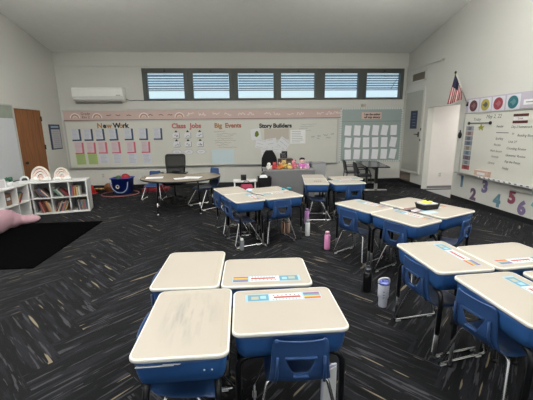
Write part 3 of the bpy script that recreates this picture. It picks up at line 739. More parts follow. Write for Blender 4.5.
place('G2', 1.655, 1.665, -87.4, 'cream desk with name tag, nearest of right-hand edge cluster', src=S)
place('G3', 2.10, 2.27, 185, 'cream desk with reversed name tag, far right of right-hand edge cluster', src=S)
place('G4', 2.235, 1.755, 3, 'desk mostly cut off by right photo edge, near right of edge cluster', src=S)
place('M1', 1.577, 4.030, -65, 'cream desk at far left corner of middle right cluster', src=S)
place('M2', 1.841, 3.436, -65, 'cream desk at near corner of middle right cluster, clutter on it', src=S)
place('M3', 2.425, 3.650, 25, 'cream desk under black pencil tray at right of middle cluster', src=S)
place('M4', 2.225, 4.09, 205, 'cream desk at far corner of middle right cluster', src=D['F4'])
place('K1', -.18, 5.349, -70.5, 'cream desk, far left of the cluster near kidney table', src=D['F4'])
place('K2', .03, 4.755, -70.5, 'cream desk, near left corner of cluster near kidney table', src=S)
place('K3', .578, 4.866, 19.5, 'cream desk, near right of cluster left of bottles', src=S)
place('K4', .419, 5.314, 199.5, 'cream desk, far right of cluster beside teacher desk front', src=D['F4'])
place('B3', 1.965, 5.91, 3, 'cream desk with chair back hole showing, right of far cluster', src=S)
place('B4', 2.09, 6.385, 183, 'cream desk, rear right of far cluster by teacher desk', src=S)
D['F3'].location.y = 1.615; D['F3'].location.x = -.307
for k_ in ('F3', 'F4', 'M1', 'M2', 'M3', 'M4'): D[k_].scale = (1.05, 1, 1)
for ch in D['F3'].children:
    if ch.name.startswith('desktop'):
        ch.data = ch.data.copy(); ch.data.materials.clear(); ch.data.materials.append(M_top_smudge)
# F3 extras (parts): rivets ; papers poking out
for x in (.125, .15): pass
for y in (.11, .145):
    bm = bm_new(); ellipsoid(bm, (.285, y, .615), (.004, .006, .006), 8, 6); obj('rivet', bm, M_paper, D['F3'], 'white dot rivet')
s = thing('paper_stack', 'white papers poking out of smudged front left desk', 'paper', (-.385, 1.318, .655))
bm = bm_new(); box(bm, (-.03, 0, 0), (.17, .045, .002), rot=Matrix.Rotation(R(-18), 3, 'X')); obj('sheet', bm, M_paper, s)
bm = bm_new(); box(bm, (.045, -.002, .004), (.08, .05, .002), rot=Matrix.Rotation(R(-26), 3, 'X')); obj('sheet', bm, M_paper2, s)

# ---------------------------------------------------------------- student chair
def make_chair():
    t = thing('student_chair', 'x', 'chair', group='student chairs')
    prof = [(-.208, .682), (-.204, .670), (-.200, .64), (-.197, .60), (-.194, .55), (-.190, .50), (-.180, .455), (-.155, .41), (-.11, .378), (-.03, .36), (.06, .355), (.12, .357), (.165, .354), (.19, .342), (.2, .325)]
    hw_ = [.118, .136, .144, .148, .150, .153, .158, .166, .174, .180, .184, .184, .180, .168, .15]
    # refine rows
    P, Hw = [], []
    for i in range(len(prof) - 1):
        for k in range(3):
            u = k / 3; P.append((prof[i][0] * (1 - u) + prof[i + 1][0] * u, prof[i][1] * (1 - u) + prof[i + 1][1] * u)); Hw.append(hw_[i] * (1 - u) + hw_[i + 1] * u)
    P.append(prof[-1]); Hw.append(hw_[-1])
    nx = 16; hc0, hc1 = 4, 12
    zt, zb_ = .578, .480
    bm = bm_new(); g = []; hole_rows = []
    for i, ((y, z), h) in enumerate(zip(P, Hw)):
        f = min(1, max(0, (z - zb_) / (zt - zb_))); hx = .034 + .050 * f
        row = []
        for j in range(nx + 1):
            if j <= hc0: x = -h + (h - hx) * j / hc0
            elif j <= hc1: x = -hx + 2 * hx * (j - hc0) / (hc1 - hc0)
            else: x = hx + (h - hx) * (j - hc1) / (nx - hc1)
            q = x / h
            back = min(1, max(0, (z - .375) / .1))
            yy = y + .012 * q * q * back
            zz = z + .014 * q * q * (1 - back) * (1 if y < .15 else .3)
            if i < 3: zz -= .004 * (1 - q * q) * (1 - i / 3)   # dipped top edge
            if abs(q) > .93: yy += .012 * back; zz -= .012 * (1 - back)  # rolled rim
            row.append(bm.verts.new((x, yy, zz)))
        g.append(row)
    for i in range(len(P) - 1):
        zc = (P[i][1] + P[i + 1][1]) / 2
        for j in range(nx):
            if hc0 <= j < hc1 and zb_ < zc < zt and P[i][0] < -.15: continue
            f = bm.faces.new((g[i][j], g[i][j + 1], g[i + 1][j + 1], g[i + 1][j])); f.smooth = True
    o = obj('seat_shell', bm, M_blue, t)
    md = o.modifiers.new('th', 'SOLIDIFY'); md.thickness = .008; md.offset = 0
    md = o.modifiers.new('sd', 'SUBSURF'); md.levels = 1; md.render_levels = 1
    # handle lips above and below the opening
    bm = bm_new()
    box(bm, (0, -.206, .584), (.160, .016, .012), .004); obj('handle_lip', bm, M_blue, t)
    bm = bm_new(); box(bm, (0, -.200, .474), (.076, .020, .012), .004); obj('handle_lip', bm, M_blue, t)
    for sx in (-1, 1):
        bm = bm_new(); tube(bm, [(sx * .118, -.206, .59), (sx * .122, -.20, .48), (sx * .128, -.165, .412)], .008, 6, .03); obj('rib', bm, M_blue, t)
        bm = bm_new()
        tube(bm, [(sx * .10, -.06, .352), (sx * .165, -.07, .348), (sx * .242, -.168, .013), (sx * .242, .272, .013), (sx * .160, .09, .344), (sx * .10, .09, .346)], .0105, 8, .035)
        lg = obj('sled_leg', bm, M_chrome, t, 'chrome sled leg')
        bm = bm_new()
        bm.free()
        for y in (-.12, .20):
            bm = bm_new(); box(bm, (sx * .242, y, .006), (.026, .05, .012), .003); obj('glide', bm, mat('clear_glide', (200, 200, 196), .4), lg)
    bm = bm_new(); tube(bm, [(-.15, .09, .344), (.15, .09, .344)], .0105, 8); obj('cross_bar', bm, M_chrome, t)
    return t
chair0 = make_chair(); used = []
def chair_at(loc, rz, label, scale=None, group='student chairs'):
    if not used: o = chair0; o.location = loc; o.rotation_euler = (0, 0, rz); o['label'] = label
    else: o = dup(chair0, loc, rz, label, group, scale)
    used.append(o); return o
def tuck(key, label, dx=0, dy=-.05, dr=0):
    d = D[key]; rz = d.rotation_euler.z; c, s = math.cos(rz), math.sin(rz)
    chair_at((d.location.x + dx * c - dy * s, d.location.y + dx * s + dy * c, 0), rz + R(dr), label)
tuck('F1', 'blue chair nearest the viewer, tucked under front right desk', dx=.045, dy=-.068, dr=-2)
tuck('F3', 'blue chair pushed deep under the smudged front left desk', dx=0, dy=-.045)
tuck('F4', 'blue chair almost hidden under rear left desk of nearest cluster', dx=.06, dy=-.045)
chair_at((1.512, 2.293, 0), R(-82), 'blue chair under far desk of right edge cluster, beside white tumbler')
chair_at((1.585, 1.735, 0), R(-79), 'large blue chair tucked under nearest desk at right edge')
tuck('M1', 'blue chair under far left desk of middle right cluster', dx=.0, dy=-.10, dr=6)
tuck('M2', 'blue chair under near corner desk of middle right cluster', dx=.05, dy=-.06, dr=4)
chair_at((2.385, 3.465, 0), R(40), 'blue chair seen edge-on at right end of middle cluster')
tuck('K1', 'blue chair under far left desk of cluster near kidney table', dx=-.02, dy=-.06)
tuck('K2', 'blue chair under near left desk of cluster near kidney table', dx=-.02, dy=-.07)
tuck('K3', 'blue chair facing away under near right desk, left of white bottle', dx=-.09, dy=-.09)
tuck('B1', 'dark blue chair with chrome sled showing behind lilac bottle', dx=.02, dy=.0)
tuck('B3', 'blue chair under right desk of far cluster', dx=.06, dy=-.07)
chair_at((-.78, 7.20, 0), R(125), 'blue chair at right end of kidney table', 1.25)
chair_at((-2.2, 8.25, 0), R(176), 'blue chair behind left end of kidney table')

# ---------------------------------------------------------------- kidney table
t = thing('kidney_table', 'tan kidney shaped table with dark edge', 'table', (-1.28, 7.0, 0))
def kid(sc, z):
    out = []
    for k in range(48):
        a = 2 * PI * k / 48
        x, y = .83 * math.cos(a) * sc, .76 * math.sin(a) * sc
        y -= .42 * math.exp(-((x / .36) ** 2)) * max(0, math.sin(a))
        out.append((x, y, z))
    return out
bm = bm_new(); loft(bm, [kid(.985, .695), kid(.985, .7225)], smooth=False); obj('tabletop', bm, mat('tan_laminate', (150, 138, 120), .25, noise=.05, scale=90), t)
bm = bm_new(); loft(bm, [kid(.985, .693), kid(1, .696), kid(1, .7205), kid(.985, .7235)], cap0=False, cap1=False); obj('edge_band', bm, M_blk, t)
for x, y in ((-.60, .36), (.60, .36), (-.42, -.46), (.42, -.46)):
    bm = bm_new(); tube(bm, [(x * .95, y * .95, .695), (x, y, .25)], .018, 8); lg = obj('leg', bm, M_blackmetal, t)
    bm = bm_new(); tube(bm, [(x, y, .30), (x * 1.02, y * 1.02, .012)], .014, 8); lathe(bm, [(.01, .02), (.022, .014), (.022, 0)], 10, (x * 1.02, y * 1.02, 0)); obj('leg_insert', bm, M_chrome, lg)
for x, y, rz, w, d, nm in ((-1.80, 6.86, 8, .34, .24, 'left'), (-1.02, 6.76, -12, .36, .26, 'right'), (-1.22, 6.64, 20, .28, .2, 'middle')):
    bm = bm_new(); box(bm, (0, 0, .002), (w, d, .003)); quad(bm, [(-w * .3, -d * .1, .0037), (w * .3, -d * .1, .0037), (w * .3, d * .1, .0037), (-w * .3, d * .1, .0037)], 1)
    tag(obj('paper_sheet', bm, [M_paper, M_paper2], loc=(x, y, .7235 + (.004 if nm == 'middle' else 0)), rot=(0, 0, R(rz))), '%s white paper lying on kidney table' % nm, 'paper', 'papers on kidney table')

# mesh office chair
def office_base(t, m, r=.30):
    for k in range(5):
        a = 2 * PI * k / 5 + .3; c, s = math.cos(a), math.sin(a)
        bm = bm_new(); tube(bm, [(.03 * c, .03 * s, .12), (r * c, r * s, .075)], [.024, .016], 8); sp = obj('base_spoke', bm, m, t)
        bm = bm_new(); lathe(bm, [(.028, -.012), (.028, .012)], 12); bmesh.ops.rotate(bm, cent=(0, 0, 0), matrix=Matrix.Rotation(PI / 2, 3, 'X'), verts=bm.verts[:]); bmesh.ops.translate(bm, vec=(r * c, r * s, .028), verts=bm.verts[:]); obj('caster', bm, M_blk, sp)
    bm = bm_new(); tube(bm, [(0, 0, .08), (0, 0, .42)], .026, 10); obj('gas_lift', bm, M_blk, t)
t = thing('office_chair', 'black mesh-backed office chair behind kidney table', 'chair', (-1.60, 7.82, 0), R(178))
office_base(t, M_blk)
bm = bm_new(); loft(bm, [rrect(.44, .42, .1, 5, .43), rrect(.50, .48, .1, 5, .46), rrect(.49, .47, .1, 5, .50), rrect(.42, .40, .1, 5, .515)]); obj('seat', bm, M_blkfab, t)
bm = bm_new(); tube(bm, [(-.20, -.20, .62), (-.225, -.25, .90), (-.225, -.28, 1.10), (.225, -.28, 1.10), (.225, -.25, .90), (.20, -.20, .62), (-.20, -.20, .62)], .022, 8, .05); tube(bm, [(0, -.1, .43), (0, -.24, .45), (0, -.24, .66)], .025, 8, .05); obj('back_frame', bm, M_blk, t)
def mesh_mat():
    m = bpy.data.materials.new('chair_mesh'); m.use_nodes = True; nt = m.node_tree; nt.nodes.clear()
    o = nt.nodes.new('ShaderNodeOutputMaterial'); t_ = nt.nodes.new('ShaderNodeBsdfTransparent'); d = nt.nodes.new('ShaderNodeBsdfDiffuse'); d.inputs[0].default_value = (.02, .02, .022, 1)
    mx = nt.nodes.new('ShaderNodeMixShader'); mx.inputs[0].default_value = .92
    nt.links.new(t_.outputs[0], mx.inputs[1]); nt.links.new(d.outputs[0], mx.inputs[2]); nt.links.new(mx.outputs[0], o.inputs[0]); return m
bm = bm_new(); quad(bm, [(-.2, -.2, .62), (.2, -.2, .62), (.225, -.25, .88), (-.225, -.25, .88)]); quad(bm, [(-.225, -.25, .88), (.225, -.25, .88), (.225, -.28, 1.09), (-.225, -.28, 1.09)]); obj('mesh_back', bm, mesh_mat(), t)
bm = bm_new(); ellipsoid(bm, (0, -.22, .70), (.11, .02, .05)); obj('lumbar_pad', bm, M_blk, t)
for sx in (-1, 1):
    bm = bm_new(); tube(bm, [(sx * .22, -.02, .44), (sx * .29, -.02, .46), (sx * .29, -.02, .68)], .016, 8, .04); box(bm, (sx * .29, .02, .69), (.07, .26, .03), .012); obj('armrest', bm, M_blk, t)

# black chair behind teacher desk
t = thing('office_chair', 'black fabric chair with rounded back behind teacher desk', 'chair', (.76, 8.55, 0), R(180))
office_base(t, M_blk)
bm = bm_new(); loft(bm, [rrect(.42, .40, .1, 5, .42), rrect(.48, .46, .1, 5, .45), rrect(.47, .45, .1, 5, .50), rrect(.40, .38, .1, 5, .52)]); obj('seat', bm, M_blkfab, t)
bm = bm_new()
rings = []
for k in range(9):
    u = k / 8; z = .56 + .56 * u; hw2 = .21 * (1 - .55 * max(0, u - .55) ** 1.5 / .3) if u < 1 else .09
    rings.append([(p[0], p[1] - .20 - .05 * u, z) for p in rrect(2 * max(.07, hw2), .07, .03, 4)])
loft(bm, rings); obj('backrest', bm, M_blkfab, t)
bm = bm_new(); tube(bm, [(0, -.05, .43), (0, -.26, .44), (0, -.27, .70)], .022, 8, .05); obj('back_support', bm, M_blk, t)

# ---------------------------------------------------------------- teacher desk and toys
t = thing('teacher_desk', 'grey metal teacher desk with solid front panel', 'desk', (1.13, 7.80, 0))
M_td = mat('grey_steel', (122, 122, 124), .5, .1)
bm = bm_new(); box(bm, (0, 0, .735), (1.22, .70, .03), .006); obj('desktop', bm, mat('desk_top_grey', (140, 140, 140), .45), t)
bm = bm_new(); box(bm, (0, -.33, .40), (1.18, .02, .64), .003); obj('front_panel', bm, M_td, t)
for sx in (-1, 1):
    bm = bm_new(); box(bm, (sx * .40, .02, .40), (.38, .64, .64), .004); p = obj('pedestal', bm, M_td, t)
    for k in range(3):
        bm = bm_new(); box(bm, (sx * .40, .345, .60 - .2 * k), (.34, .012, .17), .003); obj('drawer', bm, M_td, p)
    for sy in (-.28, .30):
        bm = bm_new(); box(bm, (sx * .56, sy, .04), (.04, .04, .08)); obj('foot', bm, M_blk, t)
def plush(label, x, y, cols, h=.2, hat=None, lie=False):
    t = thing('plush_toy', label, 'plush toy', (x, y, .75), R(random.uniform(-25, 25)), 'plush toys on teacher desk')
    k = h / .2; mats = [mat('plush_%d_%d_%d' % c, c, .95, noise=.1, scale=60) for c in cols]
    bm = bm_new(); ellipsoid(bm, (0, 0, .055 * k), (.06 * k, .05 * k, .056 * k)); obj('body', bm, mats[0], t)
    bm = bm_new(); ellipsoid(bm, (0, -.01, .145 * k), (.052 * k, .048 * k, .05 * k)); hd = obj('head', bm, mats[-1], t)
    for sx in (-1, 1):
        bm = bm_new(); ellipsoid(bm, (sx * .04 * k, 0, .185 * k), (.016 * k, .010 * k, .024 * k), 8, 6); obj('ear', bm, mats[1 % len(mats)], hd)
        bm = bm_new(); ellipsoid(bm, (sx * .018 * k, -.055 * k, .152 * k), (.006, .005, .007), 6, 5); obj('eye', bm, M_blk, hd)
    for sx in (-1, 1):
        bm = bm_new(); ellipsoid(bm, (sx * .062 * k, -.02, .08 * k), (.022 * k, .022 * k, .036 * k), 8, 6); obj('arm', bm, mats[0], t)
        bm = bm_new(); ellipsoid(bm, (sx * .04 * k, -.06 * k, .024 * k), (.024 * k, .04 * k, .023 * k), 8, 6); obj('foot', bm, mats[-1], t)
    if hat:
        bm = bm_new(); ellipsoid(bm, (0, 0, .20 * k), (.05 * k, .05 * k, .022 * k)); obj('hat', bm, mat('hat_%s' % hat[0], hat[1], .9), hd)
for (lab, x, y, cols, h, hat) in (
    ('white plush toy with dark ears at left end of desk', .645, 7.60, [(226, 224, 218), (40, 38, 38), (236, 234, 228)], .17, None),
    ('red plush toy second from left on teacher desk', .79, 7.64, [(196, 64, 70), (170, 50, 60), (206, 84, 86)], .17, None),
    ('orange and white plush toy third from left', .925, 7.60, [(214, 130, 60), (230, 222, 210), (222, 150, 84)], .16, None),
    ('tan plush toy standing behind orange one', 1.02, 7.72, [(206, 176, 104), (190, 150, 90), (214, 190, 130)], .21, None),
    ('cream and yellow plush toy in middle of row', 1.13, 7.60, [(222, 204, 110), (90, 130, 70), (226, 206, 176)], .15, None),
    ('pink plush toy right of the cream one', 1.25, 7.68, [(214, 120, 140), (196, 90, 110), (226, 150, 160)], .20, None),
    ('tallest lilac pink plush toy wearing dark cap', 1.44, 7.62, [(208, 120, 190), (70, 40, 60), (232, 196, 190)], .24, ('dark', (36, 30, 38))),
    ('small lilac plush toy at right end of row', 1.565, 7.58, [(214, 160, 206), (190, 130, 186), (224, 190, 214)], .13, None)):
    plush(lab, x, y, cols, h, hat)
s = thing('desk_organizer', 'dark brown box behind plush toys', 'box', (1.08, 7.92, .75))
bm = bm_new(); box(bm, (0, 0, .11), (.36, .16, .22), .006); obj('body', bm, mat('dark_brown', (74, 56, 50), .6), s)
bm = bm_new(); box(bm, (0, -.083, .14), (.30, .004, .05)); obj('label_strip', bm, mat('brown_lbl', (110, 90, 80), .6), s)
s = thing('wire_basket', 'grey wire basket at right end of teacher desk', 'basket', (1.63, 7.85, .75))
bm = bm_new()
for z in (.01, .07, .13): tube(bm, [(-.1, -.09, z), (.1, -.09, z), (.1, .09, z), (-.1, .09, z), (-.1, -.09, z)], .004, 5)
for k in range(6):
    x = -.1 + .04 * k
    tube(bm, [(x, -.09, .13), (x, -.09, .01), (x, .09, .01), (x, .09, .13)], .003, 5)
obj('wire', bm, M_greymetal, s)
bm = bm_new(); box(bm, (0, 0, .05), (.16, .13, .09), .004); obj('lining', bm, mat('slate_liner', (60, 62, 70), .7), s)
s = thing('storage_crate', 'tall grey translucent crate right of teacher desk', 'crate', (1.97, 8.3, 0))
bm = bm_new(); box(bm, (0, 0, .40), (.36, .36, .80), .015); obj('body', bm, mat('smoke_grey', (156, 158, 160), .4), s)
bm = bm_new(); box(bm, (0, 0, .81), (.38, .38, .025), .008); obj('lid', bm, mat('smoke_lid', (140, 142, 144), .4), s)

# clutter left of teacher desk on a low white cart
t = thing('low_cart', 'low white cart behind left desk cluster', 'cart', (.07, 7.1, 0))
bm = bm_new(); box(bm, (0, 0, .58), (.50, .34, .03), .008); obj('top', bm, M_white, t)
bm = bm_new(); box(bm, (0, 0, .22), (.50, .34, .025), .008); obj('shelf', bm, M_white, t)
for sx in (-1, 1):
    for sy in (-1, 1):
        bm = bm_new(); tube(bm, [(sx * .225, sy * .145, .565), (sx * .225, sy * .145, 0)], .012, 8); obj('leg', bm, M_white, t)
s = thing('speaker', 'small black speaker cube on white cart', 'speaker', (.045, 7.08, .595))
bm = bm_new(); box(bm, (0, 0, .06), (.12, .10, .12), .01); obj('body', bm, M_blk, s)
bm = bm_new(); lathe(bm, [(.04, 0), (.035, .004), (.0, .002)], 14); bmesh.ops.rotate(bm, cent=(0, 0, 0), matrix=Matrix.Rotation(PI / 2, 3, 'X'), verts=bm.verts[:]); bmesh.ops.translate(bm, vec=(0, -.05, .06), verts=bm.verts[:]); obj('cone', bm, M_blkfab, s)
s = thing('bin', 'black bin with crumpled white paper right of white cart', 'bin', (.50, 7.05, 0))
bm = bm_new(); loft(bm, [rrect(.24, .24, .03, 4, 0), rrect(.30, .30, .03, 4, .64), rrect(.31, .31, .03, 4, .66), rrect(.27, .27, .03, 4, .655), rrect(.24, .24, .03, 4, .58)], smooth=False); obj('body', bm, M_blk, s)
bm = bm_new(); ellipsoid(bm, (-.02, 0, .655), (.09, .08, .045), 9, 6)
for v in bm.verts: v.co += Vector((random.uniform(-.01, .01),) * 3)
obj('paper_wad', bm, M_paper, s)
s = thing('bag', 'crimson pouch behind far left cluster beside black bin', 'bag', (.10, 6.72, 0))
bm = bm_new(); loft(bm, [rrect(.26, .14, .04, 4, 0), rrect(.30, .17, .06, 4, .25), rrect(.27, .13, .05, 4, .50), rrect(.22, .05, .02, 4, .56)]); obj('body', bm, mat('crimson_cloth', (150, 46, 74), .8), s)
bm = bm_new(); tube(bm, [(-.07, 0, .55), (-.05, 0, .63), (.05, 0, .63), (.07, 0, .55)], .008, 6, .03); obj('handle', bm, mat('crimson_strap', (120, 36, 60), .8), s)

# ---------------------------------------------------------------- black training table and two chairs
t = thing('training_table', 'black topped table with T-shaped grey foot by back wall', 'table', (3.68, 8.93, 0), R(-10))
bm = bm_new(); loft(bm, [rrect(.60, 1.62, .02, 3, .66), rrect(.60, 1.62, .02, 3, .69)], smooth=False); obj('tabletop', bm, mat('charcoal_top', (44, 42, 44), .22), t)
for y in (-.62, .62):
    bm = bm_new(); box(bm, (0, y, .35), (.07, .10, .62), .01); lg = obj('leg', bm, M_blk, t)
    bm = bm_new(); box(bm, (0, y, .045), (.58, .06, .05), .012); box(bm, (.0, y, .15), (.075, .105, .16), .006); obj('foot', bm, mat('silver_foot', (160, 158, 156), .35, .5), lg)
bm = bm_new(); box(bm, (0, 0, .60), (.04, 1.2, .06)); obj('rail', bm, M_blk, t)
M_dk = mat('dark_chair_plastic', (26, 32, 44), .4)
def stack_chair(label, loc, rz):
    t = thing('stacking_chair', label, 'chair', loc, rz, 'dark chairs at black table')
    bm = bm_new(); rings = []
    for k in range(9):
        u = k / 8; z = .47 + .30 * u; w = .40 - .06 * u * u
        rings.append([(p[0], p[1] - .18 - .06 * u + .10 * p[0] * p[0], z) for p in rrect(w, .022, .010, 3)])
    loft(bm, rings); obj('backrest', bm, M_dk, t)
    bm = bm_new(); loft(bm, [rrect(.40, .38, .06, 4, .40), rrect(.43, .41, .06, 4, .415), rrect(.42, .40, .06, 4, .435)]); obj('seat', bm, M_dk, t)
    for sx in (-1, 1):
        bm = bm_new(); tube(bm, [(sx * .20, -.23, .74), (sx * .205, -.17, .42), (sx * .215, -.22, .01)], .012, 8, .05); obj('leg', bm, M_blackmetal, t)
        bm = bm_new(); tube(bm, [(sx * .205, .16, .41), (sx * .215, .20, .01)], .012, 8); obj('leg', bm, M_blackmetal, t)
        bm = bm_new(); tube(bm, [(sx * .205, -.2, .60), (sx * .22, .10, .60), (sx * .215, .17, .42)], .013, 8, .06); obj('armrest', bm, M_dk, t)
stack_chair('dark chair with arms at near side of black table', (3.30, 8.58, 0), R(-96))
stack_chair('dark chair partly behind another, nearer the back wall', (3.22, 9.25, 0), R(-96))

# ---------------------------------------------------------------- cubbies, books
bookcols = [(120, 74, 58), (196, 150, 96), (210, 206, 198), (60, 58, 64), (86, 118, 128), (150, 60, 66), (176, 160, 140), (72, 90, 120), (220, 214, 200), (104, 132, 120), (188, 120, 92), (90, 72, 66), (44, 60, 84), (206, 186, 150), (160, 90, 110)]
M_books = [mat('cover_%d' % i, c, .55) for i, c in enumerate(bookcols)]
cubnames = {}
def make_book(cell, ord_, loc, rot, th, d, h, m, color_name, side):
    t = bpy.data.objects.new('book', None); C.objects.link(t); t.location = loc; t.rotation_euler = rot; t.empty_display_size = .05
    tag(t, ('%s book, %s from %s in %s' % (color_name, ord_, side, cell)).replace('rightmost from right', 'rightmost'), 'book', 'books in the cubbies')
    bm = bm_new(); box(bm, (-th / 2 + .001, d / 2, h / 2), (.002, d, h)); box(bm, (th / 2 - .001, d / 2, h / 2), (.002, d, h)); box(bm, (0, .001, h / 2), (th, .002, h)); obj('cover', bm, m, t)
    bm = bm_new(); box(bm, (0, d / 2 + .001, h / 2), (th - .0045, d - .008, h - .008)); obj('pages', bm, M_paper, t)
cn = ['brown', 'ochre', 'white', 'black', 'slate blue', 'red', 'beige', 'blue', 'cream', 'green', 'salmon', 'dark brown', 'navy', 'tan', 'rose']
OR = 'first second third fourth fifth sixth seventh eighth ninth tenth eleventh'.split()
def cubby(name, label, loc, rz, ncol, cw, H, dep, cells):
    t = thing(name, label, 'cubby shelf', loc, rz); th = .018; Wt = ncol * cw
    bm = bm_new(); box(bm, (Wt / 2, dep / 2, H - th / 2), (Wt + th, dep, th * 1.6), .002); obj('top', bm, M_white, t)
    bm = bm_new(); box(bm, (Wt / 2, dep / 2, th), (Wt + th, dep, th * 1.6), .002); obj('bottom', bm, M_white, t)
    bm = bm_new(); box(bm, (Wt / 2, dep / 2, H / 2), (Wt, dep - .004, th)); obj('shelf', bm, M_white, t)
    for k in range(ncol + 1):
        e = k in (0, ncol)
        bm = bm_new(); box(bm, (k * cw, dep / 2, H / 2), (th * (1.6 if e else 1), dep - (0 if e else .004), H - .001), .001); obj('side_panel' if e else 'divider', bm, M_white, t)
    bm = bm_new(); box(bm, (Wt / 2, dep - .003, H / 2), (Wt, .005, H - .02)); obj('back_panel', bm, mat('cubby_back', (150, 148, 146), .6), t)
    c, s = math.cos(rz), math.sin(rz)
    for col, row, n, hmin, hmax, lean, cellname in cells:
        x = col * cw + th * .9 + .004; z0 = (H / 2 + th / 2 if row else th * 1.8) + .001; x1 = (col + 1) * cw - th * .9 - .004
        lean_r = R(lean); k = 0; sg = 1 if lean >= 0 else -1; used_w = 0.0
        while k < n:
            thk = random.uniform(.009, .021); h = random.uniform(hmin, hmax); d = random.uniform(.17, .23)
            ca, sa = math.cos(lean_r), math.sin(abs(lean_r))
            if used_w + thk / ca + h * sa > x1 - x: break
            base = used_w + thk / 2 / ca
            lx = x + base if sg > 0 else x1 - base
            y = .03 + random.uniform(0, .03); lift = thk / 2 * sa + .0005
            i = random.randrange(len(bookcols))
            wx, wy = loc[0] + lx * c - y * s, loc[1] + lx * s + y * c
            make_book(cellname, OR[k] if sg > 0 else OR[k].replace('first', 'rightmost'), (wx, wy, z0 + lift), (0, lean_r, rz), thk, d, h, M_books[i], cn[i], 'left' if sg > 0 else 'right')
            used_w += thk / ca + .003; k += 1
    return t
A_rot = R(13.8); cw = .335
A_loc = (-3.29 - 1.34 * math.cos(A_rot), 7.08 - 1.34 * math.sin(A_rot), 0)
cubby('cubby_shelf', 'white cubby with books facing the room in left corner', A_loc, A_rot, 4, cw, .68, .39,
      [(0, 1, 8, .2, .26, 12, 'upper far left cell of book cubby'), (0, 0, 8, .2, .26, 8, 'lower far left cell of book cubby'),
       (1, 1, 11, .19, .24, -38, 'upper second cell of book cubby'), (1, 0, 11, .18, .25, -14, 'lower second cell of book cubby'),
       (2, 1, 11, .17, .22, -36, 'upper third cell of book cubby'), (2, 0, 11, .18, .25, 24, 'lower third cell of book cubby'),
       (3, 1, 11, .18, .24, 0, 'upper right cell of book cubby'), (3, 0, 11, .18, .24, -6, 'lower right cell of book cubby')])
B_len = 4 * cw
cubby('cubby_shelf', 'white cubby along left wall behind pink cushion', (-4.25, 6.74 - B_len, 0), PI / 2, 4, cw, .68, .37,
      [(3, 1, 5, .18, .24, 34, 'upper corner cell of cubby along left wall'), (2, 1, 3, .15, .2, 0, 'upper inner cell of cubby along left wall')])
for col in (2,):
    s = thing('storage_bin', 'brown box in upper cell of cubby along left wall', 'box', (-4.44, 6.74 - B_len + 2.62 * cw, .351))
    bm = bm_new(); box(bm, (0, 0, .11), (.20, .17, .22), .004); obj('body', bm, mat('cardboard_brown', (122, 92, 70), .7), s)
    bm = bm_new(); box(bm, (.102, 0, .12), (.003, .09, .05)); obj('label_patch', bm, M_paper2, s)

def rainbow_decor(label, loc, rz, r):
    t = thing('rainbow_decoration', label, 'decoration', loc, rz)
    pal = [mat('rbw_cream', (232, 222, 214), .8), mat('rbw_blush', (234, 210, 202), .8), mat('rbw_white', (236, 232, 228), .8), mat('rbw_rose', (226, 190, 182), .8)]
    for q in range(4):
        rr = r * (1 - .225 * q) - .02; bm = bm_new()
        tube(bm, [(rr * math.cos(PI * k / 18), 0, .05 + rr * 1.5 * math.sin(PI * k / 18)) for k in range(19)], r * .125, 8); obj('arc', bm, pal[q], t)
    bm = bm_new(); ellipsoid(bm, (0, 0, .05), (r * .24, .018, .05)); obj('center', bm, pal[0], t)
    for sx in (-1, 1):
        bm = bm_new()
        for dx, z, q in ((0, .045, .045), (.045, .036, .036), (-.045, .036, .036), (.01, .065, .034)): ellipsoid(bm, (sx * r * .62 + dx, -.02, z), (q, q * .9, q * .9), 10, 7)
        obj('cloud', bm, mat('cloud_white', (240, 240, 238), .9), t)
ct = .68
rainbow_decor('larger pink rainbow with white clouds on book cubby', (-4.17, 7.07, ct), A_rot, .18)
rainbow_decor('smaller pink rainbow with clouds, right one on book cubby', (-3.79, 7.16, ct), A_rot, .155)
s = thing('arch_decoration', 'small white arch left of larger rainbow', 'decoration', (-4.44, 6.98, ct), A_rot)
bm = bm_new(); tube(bm, [(.07 * math.cos(PI * k / 14), 0, .03 + .08 * math.sin(PI * k / 14)) for k in range(15)], .018, 8); obj('arc', bm, M_paper, s)
bm = bm_new(); box(bm, (0, 0, .012), (.2, .06, .024), .005); obj('base', bm, M_paper, s)
s = thing('plant_jar', 'small white pot with green leaves on left cubby', 'plant pot', (-4.36, 6.40, ct))
bm = bm_new(); lathe(bm, [(.05, 0), (.06, .01), (.065, .09), (.06, .10), (.05, .095), (.045, .07)], 16); obj('pot', bm, M_paper, s)
bm = bm_new()
for k in range(9):
    a = k * 2.4; ellipsoid(bm, (.045 * math.cos(a), .045 * math.sin(a), .12 + .02 * (k % 3)), (.028, .018, .03), 8, 6)
obj('leaves', bm, mat('dark_leaf', (54, 96, 74), .7), s)
s = thing('framed_picture', 'small white frame left of the plant pot on cubby', 'frame', (-4.36, 6.20, ct), R(60))
bm = bm_new(); box(bm, (0, 0, .085), (.14, .012, .17), .003); obj('frame', bm, M_paper, s)
bm = bm_new(); box(bm, (0, -.0075, .085), (.10, .002, .13)); obj('picture', bm, mat('soft_grey_pic', (190, 186, 190), .7), s)

